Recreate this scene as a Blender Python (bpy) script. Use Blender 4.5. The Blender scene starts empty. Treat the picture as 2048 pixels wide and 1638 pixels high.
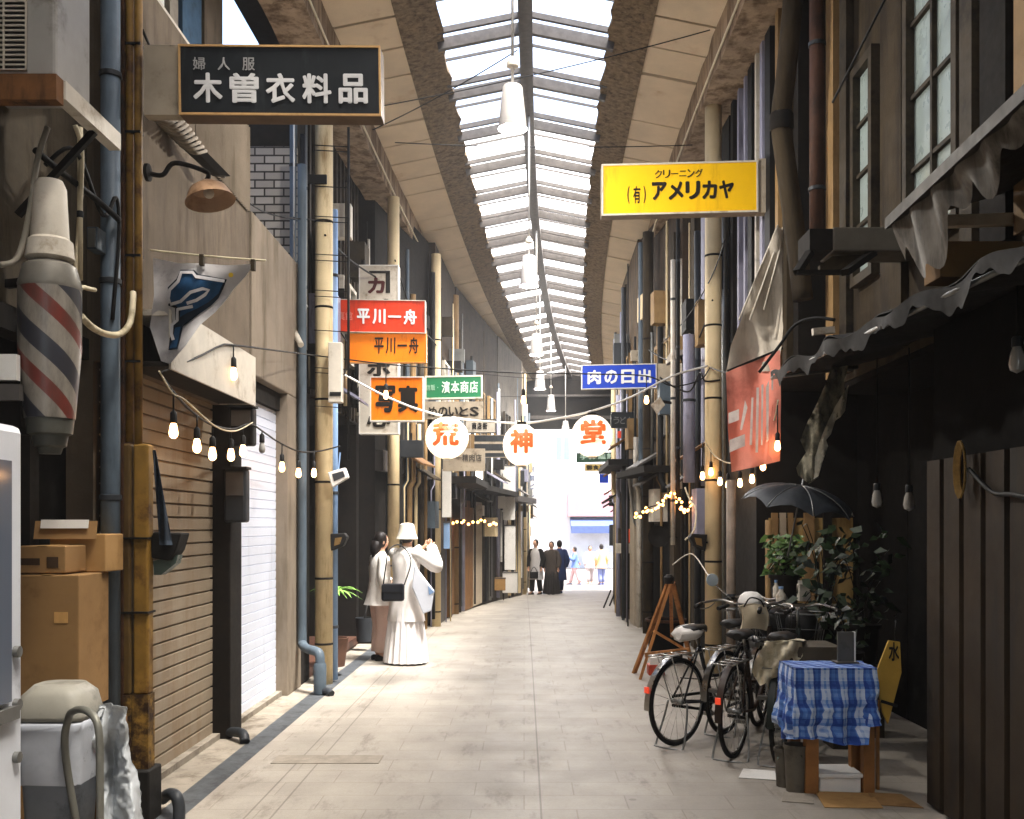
import bpy, bmesh, math, random
from mathutils import Vector, Matrix, noise
R = math.radians
rnd = random.Random(7)
scene = bpy.context.scene
COL = scene.collection

# ---------------------------------------------------------------- camera
CX, CY, FPX, EYE = 1048.0, 1050.0, 2000.0, 1.68
cam_data = bpy.data.cameras.new("camera")
cam_data.sensor_width = 36.0
cam_data.lens = 36.0 * FPX / 2048.0
cam_data.shift_x = -(CX - 1024.0) / 2048.0
cam_data.shift_y = (CY - 819.0) / 2048.0
cam_data.clip_end = 600.0
cam_data.clip_start = 0.05
cam = bpy.data.objects.new("camera", cam_data)
cam.location = (0, 0, EYE)
cam.rotation_euler = (R(90), 0, 0)
COL.objects.link(cam)
scene.camera = cam

# ---------------------------------------------------------------- world, sun, exposure
SUN_DIR = Vector((0.30, -0.22, 1.0)).normalized()
world = bpy.data.worlds.new("World")
scene.world = world
world.use_nodes = True
wn = world.node_tree.nodes
bg = wn["Background"]
sky = wn.new("ShaderNodeTexSky")
sky.sky_type = 'NISHITA'
sky.sun_disc = False
sky.sun_elevation = math.asin(SUN_DIR.z)
sky.sun_rotation = math.atan2(SUN_DIR.x, SUN_DIR.y)
sky.air_density = 1.0
sky.dust_density = 3.0
bg.inputs["Strength"].default_value = 0.15
world.node_tree.links.new(sky.outputs[0], bg.inputs[0])
sun_data = bpy.data.lights.new("sun", 'SUN')
sun_data.energy = 4.5
sun_data.angle = R(14.0)
sun_data.color = (1.0, 0.97, 0.93)
sun = bpy.data.objects.new("sun", sun_data)
sun.rotation_euler = SUN_DIR.to_track_quat('Z', 'Y').to_euler()
sun.location = (10, -10, 30)
COL.objects.link(sun)
vs = scene.view_settings
scene.display_settings.display_device = 'sRGB'
vs.view_transform = 'Standard'
vs.look = 'None'
vs.exposure = 2.42
vs.gamma = 1.0
scene.cycles.use_denoising = True
scene.cycles.max_bounces = 10
scene.cycles.diffuse_bounces = 6
scene.cycles.transparent_max_bounces = 12
scene.cycles.sample_clamp_indirect = 6.0
scene.cycles.caustics_reflective = False
scene.cycles.caustics_refractive = False

# ---------------------------------------------------------------- materials
def hexc(h):
    c = [int(h[i:i+2], 16) / 255 for i in (0, 2, 4)]
    return tuple(x / 12.92 if x <= .04045 else ((x + .055) / 1.055) ** 2.4 for x in c)

class NT:
    def __init__(s, m):
        s.t = m.node_tree; s.n = s.t.nodes; s.l = s.t.links
    def new(s, t, **kw):
        n = s.n.new(t)
        for k, v in kw.items():
            setattr(n, k, v)
        return n
    def link(s, a, b): s.l.new(a, b)
    def math(s, op, a, b=None, clamp=False):
        n = s.new("ShaderNodeMath", operation=op, use_clamp=clamp)
        for i, v in enumerate((a, b)):
            if v is None: continue
            if isinstance(v, (int, float)): n.inputs[i].default_value = v
            else: s.link(v, n.inputs[i])
        return n.outputs[0]
    def mix(s, f, a, b, blend='MIX'):
        n = s.new("ShaderNodeMixRGB", blend_type=blend)
        for i, v in enumerate((f, a, b)):
            if isinstance(v, (int, float)): n.inputs[i].default_value = v
            elif isinstance(v, tuple): n.inputs[i].default_value = (*v, 1)
            else: s.link(v, n.inputs[i])
        return n.outputs[0]
    def noise(s, vec, scale, detail=5, rough=.6):
        n = s.new("ShaderNodeTexNoise")
        n.inputs["Scale"].default_value = scale
        n.inputs["Detail"].default_value = detail
        n.inputs["Roughness"].default_value = rough
        s.link(vec, n.inputs["Vector"])
        return n.outputs["Fac"]
    def ramp(s, f, lo, hi):
        n = s.new("ShaderNodeMapRange")
        n.inputs[1].default_value = lo; n.inputs[2].default_value = hi
        n.interpolation_type = 'SMOOTHSTEP'
        s.link(f, n.inputs[0])
        return n.outputs[0]
    def pos(s, sc=(1, 1, 1)):
        g = s.new("ShaderNodeNewGeometry")
        m = s.new("ShaderNodeMapping")
        m.inputs["Scale"].default_value = sc
        s.link(g.outputs["Position"], m.inputs["Vector"])
        return m.outputs[0]

MATS = {}
def mat(name, col, rough=.75, metal=0.0, var=.3, scale=5, dirt=None, amt=.5, streak=False, bump=.0, bscale=30, spec=.22):
    if name in MATS: return MATS[name]
    if isinstance(col, str): col = hexc(col)
    m = bpy.data.materials.new(name); m.use_nodes = True
    t = NT(m); b = t.n["Principled BSDF"]
    b.inputs["Roughness"].default_value = rough
    b.inputs["Metallic"].default_value = metal
    b.inputs["Specular IOR Level"].default_value = spec
    p = t.pos()
    f = t.ramp(t.noise(p, scale, 6, .65), .25, .75)
    c = t.mix(f, tuple(x * (1 - var) for x in col), tuple(min(1, x * (1 + var)) for x in col))
    if dirt is not None:
        if isinstance(dirt, str): dirt = hexc(dirt)
        p2 = t.pos((1, 1, .16)) if streak else p
        f2 = t.ramp(t.noise(p2, scale * (1.7 if streak else .8), 8, .7), .62 - amt * .35, .80 - amt * .25)
        c = t.mix(f2, c, dirt)
    t.link(c, b.inputs["Base Color"])
    r = t.math('ADD', t.math('MULTIPLY', t.noise(p, scale * 3, 4), .3), rough - .15, True)
    t.link(r, b.inputs["Roughness"])
    if bump > 0:
        bn = t.new("ShaderNodeBump")
        bn.inputs["Strength"].default_value = bump
        bn.inputs["Distance"].default_value = .02
        t.link(t.noise(p, bscale, 8, .7), bn.inputs["Height"])
        t.link(bn.outputs[0], b.inputs["Normal"])
    MATS[name] = m
    return m

def emis(name, col, strength, base=None):
    if name in MATS: return MATS[name]
    m = bpy.data.materials.new(name); m.use_nodes = True
    b = m.node_tree.nodes["Principled BSDF"]
    if isinstance(col, str): col = hexc(col)
    b.inputs["Base Color"].default_value = (*(base or col), 1)
    b.inputs["Emission Color"].default_value = (*col, 1)
    b.inputs["Emission Strength"].default_value = strength
    b.inputs["Roughness"].default_value = .5
    MATS[name] = m
    return m

def pane_mat(name, clear, frosted, tint):
    m = bpy.data.materials.new(name); m.use_nodes = True
    t = NT(m); out = t.n["Material Output"]; t.n.remove(t.n["Principled BSDF"])
    a = t.new("ShaderNodeBsdfTransparent"); a.inputs[0].default_value = (*[clear * x for x in tint], 1)
    b = t.new("ShaderNodeBsdfTranslucent"); 
    p = t.pos((1, .35, 1))
    f = t.ramp(t.noise(p, 3, 6, .7), .35, .75)
    c = t.mix(f, tuple(frosted * x for x in tint), tuple(frosted * .55 * x for x in (tint[0], tint[1] * .93, tint[2] * .8)))
    t.link(c, b.inputs[0])
    ad = t.new("ShaderNodeAddShader")
    t.link(a.outputs[0], ad.inputs[0]); t.link(b.outputs[0], ad.inputs[1]); t.link(ad.outputs[0], out.inputs[0])
    MATS[name] = m
    return m

def glass_mat(name, col, rough=.08):
    m = bpy.data.materials.new(name); m.use_nodes = True
    b = m.node_tree.nodes["Principled BSDF"]
    b.inputs["Base Color"].default_value = (*col, 1)
    b.inputs["Roughness"].default_value = rough
    b.inputs["Specular IOR Level"].default_value = .9
    MATS[name] = m
    return m

# ---------------------------------------------------------------- mesh helpers
WLOC = {}
def W(px, py, Y):
    return Vector(((px - CX) * Y / FPX, Y, EYE + (CY - py) * Y / FPX))
def gz(Y):
    if Y < 8: return 0.0
    if Y < 34: return -.0009 * (Y - 8) ** 2
    return -.0009 * 26 ** 2 - .0468 * min(Y - 34, 6)
def cx(Y):
    return 0.0 if Y < 8 else .0021 * (Y - 8) ** 2

def crumple(p, f=6, a=.03):
    return a * (noise.noise(p * f) + .5 * noise.noise(p * f * 2.3 + Vector((7, 3, 1))) + .3 * noise.noise(p * f * 5 + Vector((1, 9, 4))))

class MB:
    def __init__(s): s.v = []; s.f = []; s.sm = []
    def add(s, vs, fs, smooth=False):
        o = len(s.v); s.v += [Vector(v) for v in vs]
        s.f += [tuple(i + o for i in f) for f in fs]; s.sm += [smooth] * len(fs)
        return s
    def box(s, x0, x1, y0, y1, z0, z1):
        return s.add([(x, y, z) for z in (z0, z1) for y in (y0, y1) for x in (x0, x1)],
                     [(0, 2, 3, 1), (4, 5, 7, 6), (0, 1, 5, 4), (2, 6, 7, 3), (0, 4, 6, 2), (1, 3, 7, 5)])
    def obox(s, c, ax, ay, az):
        c, ax, ay, az = Vector(c), Vector(ax), Vector(ay), Vector(az)
        pts = [c + ax * i + ay * j + az * k for k in (-.5, .5) for j in (-.5, .5) for i in (-.5, .5)]
        return s.add(pts, [(0, 2, 3, 1), (4, 5, 7, 6), (0, 1, 5, 4), (2, 6, 7, 3), (0, 4, 6, 2), (1, 3, 7, 5)])
    def bar(s, p, q, w, d, up=(0, 0, 1)):
        p, q = Vector(p), Vector(q); a = q - p; u = Vector(up)
        side = a.cross(u)
        if side.length < 1e-6: side = a.cross(Vector((0, 1, 0)))
        side.normalize(); u2 = side.cross(a).normalized()
        return s.obox((p + q) / 2, a, side * w, u2 * d)
    def tube(s, pts, r, n=8, caps=True, closed=False):
        pts = [Vector(p) for p in pts]; m = len(pts)
        rs = r if isinstance(r, (list, tuple)) else [r] * m
        T = []
        for i in range(m):
            if closed: d = pts[(i + 1) % m] - pts[i - 1]
            else: d = pts[min(i + 1, m - 1)] - pts[max(i - 1, 0)]
            T.append(d.normalized() if d.length > 1e-9 else Vector((0, 0, 1)))
        ref = Vector((0, 0, 1)) if abs(T[0].z) < .9 else Vector((1, 0, 0))
        N = (ref - T[0] * ref.dot(T[0])).normalized(); vs = []
        for i in range(m):
            N = N - T[i] * N.dot(T[i])
            N = N.normalized() if N.length > 1e-6 else T[i].orthogonal().normalized()
            B = T[i].cross(N)
            vs += [pts[i] + (N * math.cos(2 * math.pi * k / n) + B * math.sin(2 * math.pi * k / n)) * rs[i] for k in range(n)]
        fs = []
        for i in range(m if closed else m - 1):
            a, b = i * n, ((i + 1) % m) * n
            fs += [(a + k, a + (k + 1) % n, b + (k + 1) % n, b + k) for k in range(n)]
        s.add(vs, fs, True)
        if caps and not closed:
            o = len(s.v) - len(vs)
            s.f += [tuple(o + k for k in range(n))[::-1], tuple(o + (m - 1) * n + k for k in range(n))]; s.sm += [False, False]
        return s
    def lathe(s, prof, c, n=20, axis=(0, 0, 1), caps=False, sx=1.0, sy=1.0):
        q = Vector((0, 0, 1)).rotation_difference(Vector(axis)); c = Vector(c)
        P2 = [prof[0]]; cut = [False]                    # rings are doubled at sharp corners so that edges stay crisp
        for i in range(1, len(prof)):
            P2.append(prof[i]); cut.append(False)
            if i < len(prof) - 1:
                a = Vector((prof[i][0] - prof[i - 1][0], prof[i][1] - prof[i - 1][1])); b = Vector((prof[i + 1][0] - prof[i][0], prof[i + 1][1] - prof[i][1]))
                if a.length > 1e-6 and b.length > 1e-6 and a.angle(b) > R(38): P2.append(prof[i]); cut.append(True)
        m = len(P2); vs = []
        for r, z in P2:
            vs += [c + q @ Vector((r * sx * math.cos(2 * math.pi * k / n), r * sy * math.sin(2 * math.pi * k / n), z)) for k in range(n)]
        fs = [(i * n + k, i * n + (k + 1) % n, (i + 1) * n + (k + 1) % n, (i + 1) * n + k) for i in range(m - 1) if not cut[i + 1] for k in range(n)]
        s.add(vs, fs, True)
        if caps:
            o = len(s.v) - len(vs)
            s.f += [tuple(o + k for k in range(n))[::-1], tuple(o + (m - 1) * n + k for k in range(n))]; s.sm += [False, False]
        return s
    def ball(s, c, r, n=12, m=8, sc=(1, 1, 1)):
        vs = []; c = Vector(c)
        for i in range(m + 1):
            a = math.pi * i / m
            vs += [c + Vector((r * sc[0] * math.sin(a) * math.cos(2 * math.pi * k / n), r * sc[1] * math.sin(a) * math.sin(2 * math.pi * k / n), -r * sc[2] * math.cos(a))) for k in range(n)]
        return s.add(vs, [(i * n + k, i * n + (k + 1) % n, (i + 1) * n + (k + 1) % n, (i + 1) * n + k) for i in range(m) for k in range(n)], True)
    def prism(s, poly, d):
        d = Vector(d); n = len(poly); p = [Vector(v) for v in poly]
        return s.add(p + [v + d for v in p], [tuple(range(n))[::-1], tuple(range(n, 2 * n))] + [(i, (i + 1) % n, n + (i + 1) % n, n + i) for i in range(n)])
    def footprint(s, xy, z0, z1):
        return s.prism([(x, y, z0) for x, y in xy], (0, 0, z1 - z0))
    def grid(s, fn, nu, nv, smooth=True, thick=0.0, nrm=None):
        vs = [Vector(fn(i / nu, j / nv)) for j in range(nv + 1) for i in range(nu + 1)]
        fs = [(j * (nu + 1) + i, j * (nu + 1) + i + 1, (j + 1) * (nu + 1) + i + 1, (j + 1) * (nu + 1) + i) for j in range(nv) for i in range(nu)]
        s.add(vs, fs, smooth)
        if thick:
            d = Vector(nrm) * thick
            s.add([v + d for v in vs], [f[::-1] for f in fs], smooth)
            w = nu + 1; o = len(s.v) - 2 * len(vs); L = len(vs)
            ring = [i for i in range(w)] + [j * w + nu for j in range(1, nv + 1)] + [nv * w + i for i in range(nu - 1, -1, -1)] + [j * w for j in range(nv - 1, 0, -1)]
            for k in range(len(ring)):
                a, b = ring[k], ring[(k + 1) % len(ring)]
                s.f.append((o + a, o + b, o + L + b, o + L + a)); s.sm.append(False)
        return s
    def sweep(s, sec, Ys, jit=0.0, keep=(), bend=True):
        n = len(sec); vs = []
        for Y in Ys:
            for k, (x, z) in enumerate(sec):
                j = (rnd.uniform(-jit, jit), rnd.uniform(-jit, jit) * .6) if jit and k not in keep else (0, 0)
                vs.append((x + j[0] + (cx(Y) if bend else 0), Y, z + j[1]))
        fs = [(i * n + k, i * n + (k + 1) % n, (i + 1) * n + (k + 1) % n, (i + 1) * n + k) for i in range(len(Ys) - 1) for k in range(n)]
        fs += [tuple(range(n))[::-1], tuple((len(Ys) - 1) * n + k for k in range(n))]
        return s.add(vs, fs)
    def text(s, body, o, r, u, w, h, off=.02, ext=.004, fit=True):
        """lettering in the plane o + a*r + b*u (unit r, u), filling w x h"""
        c = bpy.data.curves.new("lettering", 'FONT'); c.body = body; c.size = 1; c.offset = 0; c.resolution_u = 2; c.extrude = 0
        ob = bpy.data.objects.new("lettering", c); COL.objects.link(ob)
        dg = bpy.context.evaluated_depsgraph_get()
        me = bpy.data.meshes.new_from_object(ob.evaluated_get(dg))
        bpy.data.objects.remove(ob); bpy.data.curves.remove(c)
        if not len(me.vertices): return s
        xs = [v.co.x for v in me.vertices]; ys = [v.co.y for v in me.vertices]
        x0, y0 = min(xs), min(ys); ww, hh = max(1e-6, max(xs) - x0), max(1e-6, max(ys) - y0)
        e = min(off, .045) * 1.0; o, r, u = Vector(o), Vector(r), Vector(u); nn = r.cross(u).normalized()
        sx, sy = w / (ww + 2 * e), h / (hh + 2 * e)
        sh = [(0, 0)] if off < .006 else [(e * math.cos(2 * math.pi * k / 8), e * math.sin(2 * math.pi * k / 8)) for k in range(8)] + [(0, 0)]
        for k, (dx, dy) in enumerate(sh):      # a bold weight: the outline thickened all round, each layer a hair prouder
            s.add([o + r * ((v.co.x - x0 + e + dx) * sx) + u * ((v.co.y - y0 + e + dy) * sy) + nn * (ext + .0004 * k) for v in me.vertices], [tuple(p.vertices) for p in me.polygons])
        bpy.data.meshes.remove(me)
        return s
    def build(s, name, m, parent=None, loc=None, label=None, cat=None, group=None, kind=None, bevel=0.0, local=False):
        me = bpy.data.meshes.new(name)
        if parent is not None: base = Vector((0, 0, 0)) if local else WLOC[parent.name]
        else: base = Vector(loc) if loc is not None else Vector((0, 0, 0))
        me.from_pydata([v - base for v in s.v], [], s.f)
        me.polygons.foreach_set("use_smooth", s.sm)
        me.update()
        if m is not None: me.materials.append(m)
        o = bpy.data.objects.new(name, me); COL.objects.link(o)
        if parent is not None:
            o.parent = parent; WLOC[o.name] = base if not local else Vector((0, 0, 0))
        else:
            o.location = base; WLOC[o.name] = base
        if bevel:
            bv = o.modifiers.new("bevel", 'BEVEL'); bv.width = bevel; bv.segments = 2; bv.limit_method = 'ANGLE'
        tag(o, label, cat, group, kind)
        return o

def tag(o, label=None, cat=None, group=None, kind=None):
    for k, v in (("label", label), ("category", cat), ("group", group), ("kind", kind)):
        if v: o[k] = v
    return o
def thing(name, label, cat, loc, group=None, rz=0.0):
    o = bpy.data.objects.new(name, None); COL.objects.link(o)
    o.location = loc; o.rotation_euler = (0, 0, rz); o.empty_display_size = .2
    WLOC[o.name] = Vector(loc)
    return tag(o, label, cat, group)
def copy_tree(o, parent=None):
    c = o.copy(); COL.objects.link(c)
    if parent is not None:
        c.parent = parent
        for k in ("label", "category"):
            pass
    for ch in list(o.children):
        copy_tree(ch, c)
    WLOC[c.name] = WLOC.get(o.name, Vector((0, 0, 0)))
    return c
def sag(p, q, drop, n=14):
    p, q = Vector(p), Vector(q)
    return [p.lerp(q, i / n) - Vector((0, 0, drop * 4 * (i / n) * (1 - i / n))) for i in range(n + 1)]
def spline(pts, n=5):
    pts = [Vector(p) for p in pts]; out = []
    for i in range(len(pts) - 1):
        p0 = pts[max(i - 1, 0)]; p1 = pts[i]; p2 = pts[i + 1]; p3 = pts[min(i + 2, len(pts) - 1)]
        for k in range(n):
            t = k / n
            out.append(.5 * ((2 * p1) + (p2 - p0) * t + (2 * p0 - 5 * p1 + 4 * p2 - p3) * t * t + (3 * p1 - p0 - 3 * p2 + p3) * t ** 3))
    return out + [pts[-1]]

class Face:
    """a facade from a to b (x, y); u runs along it, v is height, w stands out towards the alley"""
    def __init__(s, a, b, side):
        s.a = Vector((a[0], a[1], 0)); s.b = Vector((b[0], b[1], 0)); d = (s.b - s.a); s.L = d.length; s.d = d.normalized()
        s.n = Vector((s.d.y, -s.d.x, 0)) * (1 if side == 'L' else -1)
    def P(s, u, v, w=0): return s.a + s.d * u + Vector((0, 0, v)) + s.n * w
    def box(s, mb, u0, u1, v0, v1, w0, w1):
        return mb.obox(s.P((u0 + u1) / 2, (v0 + v1) / 2, (w0 + w1) / 2), s.d * (u1 - u0), Vector((0, 0, v1 - v0)), s.n * (w1 - w0))

def shutter_mesh(F, u0, u1, v0, v1, w, pitch=.09, depth=.014, gap=.016):
    """roller shutter: flat slats with a recessed groove between them"""
    mb = MB(); prof = []; z = v0
    while z < v1 - .01:
        z2 = min(z + pitch, v1)
        prof += [(z, w), (z2 - gap, w + .002), (z2 - gap * .75, w - depth), (z2 - gap * .2, w - depth)]
        z = z2
    n = len(prof)
    vs = [F.P(u0, z, ww) for z, ww in prof] + [F.P(u1, z, ww) for z, ww in prof]
    mb.add(vs, [(i, i + 1, n + i + 1, n + i) for i in range(n - 1)])
    return mb
# ---------------------------------------------------------------- palette
M_board = mat("ceiling_board", "d9c6aa", .8, var=.10, scale=1.5, dirt="b99a76", amt=.1, bump=.05)
M_rough = mat("crumbling_brown_render", "85735b", .95, var=.3, scale=17, dirt="4f4131", amt=.5, bump=1.0, bscale=13)
M_beam = mat("weathered_beam", "9c8770", .9, var=.3, scale=3, dirt="5d4934", amt=.6, streak=True, bump=.6, bscale=14)
M_bars = mat("dark_roof_steel", "544f4b", .6, var=.25, scale=12)
M_dark = mat("dark_brown_timber", "18130e", .9, var=.4, scale=6, dirt="100d0a", amt=.5)
M_black = mat("black_paint", "100e0c", .7, var=.3, spec=.25)
M_void = mat("dark_shop_interior", "0c0a08", .95, var=.4, spec=.1)  # near-black colour stands in for the shade inside the shops
M_cream = mat("cream_pole_paint", "d2bd94", .55, var=.1, scale=3, dirt="94764c", amt=.18, streak=True, bump=.04)
M_yellow = mat("worn_yellow_paint", "7e5f28", .55, var=.2, scale=6, dirt="4a2f12", amt=.42, bump=.1)
M_rust = mat("brown_rust", "3c2413", .85, var=.45, scale=12, dirt="1c120b", amt=.5, bump=.3)
M_rusty_yellow = mat("peeling_yellow_rust", "80622a", .75, var=.4, scale=14, dirt="2a180c", amt=.78, bump=.4)
M_plaster = mat("beige_plaster", "64584a", .9, var=.2, scale=2, dirt="463b2e", amt=.5, streak=True, bump=.15, bscale=60)
M_plaster_lt = mat("pale_plaster", "7f7364", .9, var=.16, scale=2, dirt="5f5444", amt=.4, streak=True, bump=.12, bscale=60)
M_olive = mat("olive_brown_plaster", "3a3021", .9, var=.22, scale=2.2, dirt="221b12", amt=.55, streak=True, bump=.2, bscale=50)
M_shut_b = mat("beige_shutter", "998b78", .5, var=.1, scale=2, dirt="8a765f", amt=.4, streak=True)
M_shut_w = mat("white_shutter", "d6dcea", .45, var=.04, scale=2, dirt="b4b9c4", amt=.12, streak=True)
M_pvc = mat("grey_blue_pvc", "4c5760", .5, var=.15, scale=4, dirt="2f343a", amt=.35, streak=True)
M_pvc_dk = mat("dark_grey_pvc", "2c2f33", .5, var=.2, scale=4)
M_white = mat("white_paint", "d9d6d0", .5, var=.06, scale=4, dirt="a09a8e", amt=.3)
M_offwhite = mat("aged_white_metal", "c4bcae", .6, var=.1, scale=5, dirt="8c7c66", amt=.35)
M_tile = None
M_lilac = mat("lilac_grey_sheet", "8b8a9c", .55, var=.12, scale=4, dirt="5d5b68", amt=.4, streak=True)
M_bluepipe = mat("pale_blue_pipe", "7f9cc2", .45, var=.1)
M_steel = mat("galvanised_steel", "7b7b78", .4, metal=.7, var=.15)
M_cable = mat("black_cable", "0f0e0d", .6, var=.1)
M_cable_w = mat("cream_cable", "cfc3a6", .55, var=.1, dirt="8f8468", amt=.3)
M_wood = mat("orange_brown_wood", "a5703f", .6, var=.25, scale=9, dirt="6b4121", amt=.4, streak=True)
M_ochre = mat("ochre_wall", "9a8150", .85, var=.2, scale=3, dirt="6a5128", amt=.4, streak=True)
M_concrete = mat("grey_concrete", "8f877b", .9, var=.2, scale=4, dirt="5f564b", amt=.45, bump=.15)
M_card = mat("cardboard", "8c6c45", .85, var=.1, scale=3, dirt="6f5230", amt=.3)
M_card_lt = mat("cardboard_side", "9d7a4c", .85, var=.1, scale=3, dirt="7f5f38", amt=.3)

def tile_mat():
    m = bpy.data.materials.new("white_brick_tile"); m.use_nodes = True
    t = NT(m); b = t.n["Principled BSDF"]; b.inputs["Roughness"].default_value = .4
    g = t.new("ShaderNodeNewGeometry"); sx = t.new("ShaderNodeSeparateXYZ"); t.link(g.outputs["Position"], sx.inputs[0])
    cm = t.new("ShaderNodeCombineXYZ"); t.link(sx.outputs[0], cm.inputs[0]); t.link(sx.outputs[2], cm.inputs[1])
    br = t.new("ShaderNodeTexBrick")
    br.inputs["Scale"].default_value = 1; br.inputs["Brick Width"].default_value = .2; br.inputs["Row Height"].default_value = .085
    br.inputs["Mortar Size"].default_value = .009; br.inputs["Color1"].default_value = (*hexc("a09a92"), 1); br.inputs["Color2"].default_value = (*hexc("8a847c"), 1)
    br.inputs["Mortar"].default_value = (*hexc("231d18"), 1)
    t.link(cm.outputs[0], br.inputs["Vector"]); t.link(br.outputs["Color"], b.inputs["Base Color"])
    return m
M_tile = tile_mat()

def paver_mat():
    m = bpy.data.materials.new("beige_stone_pavers"); m.use_nodes = True
    t = NT(m); b = t.n["Principled BSDF"]
    g = t.new("ShaderNodeNewGeometry"); s = t.new("ShaderNodeSeparateXYZ"); t.link(g.outputs["Position"], s.inputs[0])
    X, Yc = s.outputs[0], s.outputs[1]
    br = t.new("ShaderNodeTexBrick"); br.offset = .5
    br.inputs["Scale"].default_value = 1; br.inputs["Brick Width"].default_value = .62; br.inputs["Row Height"].default_value = .31
    br.inputs["Mortar Size"].default_value = .005; br.inputs["Mortar Smooth"].default_value = .4
    br.inputs["Color1"].default_value = (1, 1, 1, 1); br.inputs["Color2"].default_value = (.91, .91, .91, 1); br.inputs["Mortar"].default_value = (.76, .73, .70, 1)
    t.link(g.outputs["Position"], br.inputs["Vector"])
    p = t.pos()
    f = t.ramp(t.noise(p, 1.3, 8, .65), .3, .7)
    base = t.mix(f, hexc("8e877d"), hexc("a19a8f"))
    st = t.ramp(t.noise(t.pos((1.6, .5, 1)), 2.2, 9, .75), .53, .68)
    base = t.mix(t.math('MULTIPLY', st, .6), base, hexc("675e53"))
    sp = t.new("ShaderNodeTexVoronoi"); sp.inputs["Scale"].default_value = 3.2; t.link(p, sp.inputs["Vector"])
    spots = t.math('MULTIPLY', t.math('LESS_THAN', sp.outputs["Distance"], .075), t.math('GREATER_THAN', t.noise(p, 1.7, 2), .5))
    base = t.mix(t.math('MULTIPLY', spots, .45), base, hexc("54493e"))
    fine = t.noise(p, 55, 4, .7)
    base = t.mix(.3, base, t.mix(fine, (.25, .25, .25), (.78, .78, .78)), 'OVERLAY')
    base = t.mix(1.0, base, br.outputs["Color"], 'MULTIPLY')
    line = None
    for x0, w in ((.10, .006), (-1.60, .006), (-1.45, .006)):
        d = t.math('ABSOLUTE', t.math('SUBTRACT', X, x0))
        k = t.math('LESS_THAN', d, w)
        line = k if line is None else t.math('MAXIMUM', line, k)
    base = t.mix(t.math('MULTIPLY', line, .5), base, hexc("3d332a"))
    t.link(base, b.inputs["Base Color"])
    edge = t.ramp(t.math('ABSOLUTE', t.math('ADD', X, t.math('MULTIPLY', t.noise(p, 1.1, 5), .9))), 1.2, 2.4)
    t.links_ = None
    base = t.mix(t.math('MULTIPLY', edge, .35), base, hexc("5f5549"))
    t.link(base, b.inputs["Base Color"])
    rr = t.math('ADD', t.math('MULTIPLY', t.noise(p, 2.5, 6), .3), .44)
    t.link(rr, b.inputs["Roughness"])
    bp = t.new("ShaderNodeBump"); bp.inputs["Strength"].default_value = .25; bp.inputs["Distance"].default_value = .01
    hh = t.math('ADD', t.math('MULTIPLY', fine, .35), br.outputs["Fac"]); 
    hh = t.math('SUBTRACT', t.math('MULTIPLY', fine, .3), br.outputs["Fac"])
    t.link(hh, bp.inputs["Height"]); t.link(bp.outputs[0], b.inputs["Normal"])
    return m

# ---------------------------------------------------------------- ground
Ys = [-30, -4, 0, 4, 8] + [8 + 1.5 * k for k in range(1, 22)] + [44, 60, 100, 150]
g = MB(); n = 0
for i in range(len(Ys) - 1):
    a, b = Ys[i], Ys[i + 1]
    g.add([(-100, a, gz(a)), (100, a, gz(a)), (100, b, gz(b)), (-100, b, gz(b))], [(0, 1, 2, 3)])
g.build("ground", mat("asphalt", "6f6a66", .9, var=.2, scale=3), kind="structure")
def floor_sheet(name, xl, xr, y0, y1, dz, m, n=30):
    f = MB()
    for i in range(n):
        a = y0 + (y1 - y0) * i / n; b = y0 + (y1 - y0) * (i + 1) / n
        f.add([(xl(a), a, gz(a) + dz), (xr(a), a, gz(a) + dz), (xr(b), b, gz(b) + dz), (xl(b), b, gz(b) + dz)], [(0, 1, 2, 3)])
    return f.build(name, m, kind="structure")
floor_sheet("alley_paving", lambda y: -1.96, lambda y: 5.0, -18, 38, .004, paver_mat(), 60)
floor_sheet("left_edge_paving", lambda y: -6.0, lambda y: -2.13, -18, 38, .0045, M_concrete, 40)
gut = mat("dark_gutter_stone", "4a4d50", .6, var=.25, scale=8, dirt="2f3133", amt=.4)
floor_sheet("gutter_strip", lambda y: -2.13, lambda y: -1.96, -18, 16, .005, gut, 24)
mh = MB().box(-1.78, -1.02, 7.02, 7.26, .0045, .009).build("manhole_cover", mat("worn_cover", "8b8378", .8, var=.2, scale=9), loc=(-1.4, 7.1, 0), label="small rectangular cover plate set in the paving near the gutter", cat="cover")

# ---------------------------------------------------------------- arcade roof
roof = thing("arcade_roof", "long pitched arcade roof with a glazed ridge, tan boards and rough beams on both sides", "roof", (0, 14, 6.4))
RZ, SL = 7.18, .2
def rz(x): return RZ - SL * abs(x)
YN, YF = -17.9, 36.1
BAY = 1.31
bays = [11 + BAY * k for k in range(-22, 20)]
pm_dirty = pane_mat("milky_roof_glass", .6, .85, (1.0, .972, .92))
pm_clear = pane_mat("clear_roof_glass", .92, .08, (1.0, 1.0, 1.0))  # clear bays added to let the sun pool through onto the floor
pm_dim = pane_mat("dimming_roof_glass", .3, .6, (1.0, .965, .90))  # nearest bays pass less light, added to dim the floor below
for sgn in (-1, 1):
    for clear in (0, 1, 2):
        pb = MB()
        for k in range(len(bays) - 1):
            a, b = bays[k], bays[k + 1]
            isclear = 1 if 8.3 < a < 12.5 else 2 if a < 7 else 0
            if isclear != clear: continue
            pts = []
            for Y in (a, b):
                for x in (.02, .93): pts.append((sgn * x + cx(Y), Y, rz(x) + .05))
            pb.add(pts, [(0, 1, 3, 2)])
        pb.build("roof_glazing", (pm_dirty, pm_clear, pm_dim)[clear], roof)
bars = MB()
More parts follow.
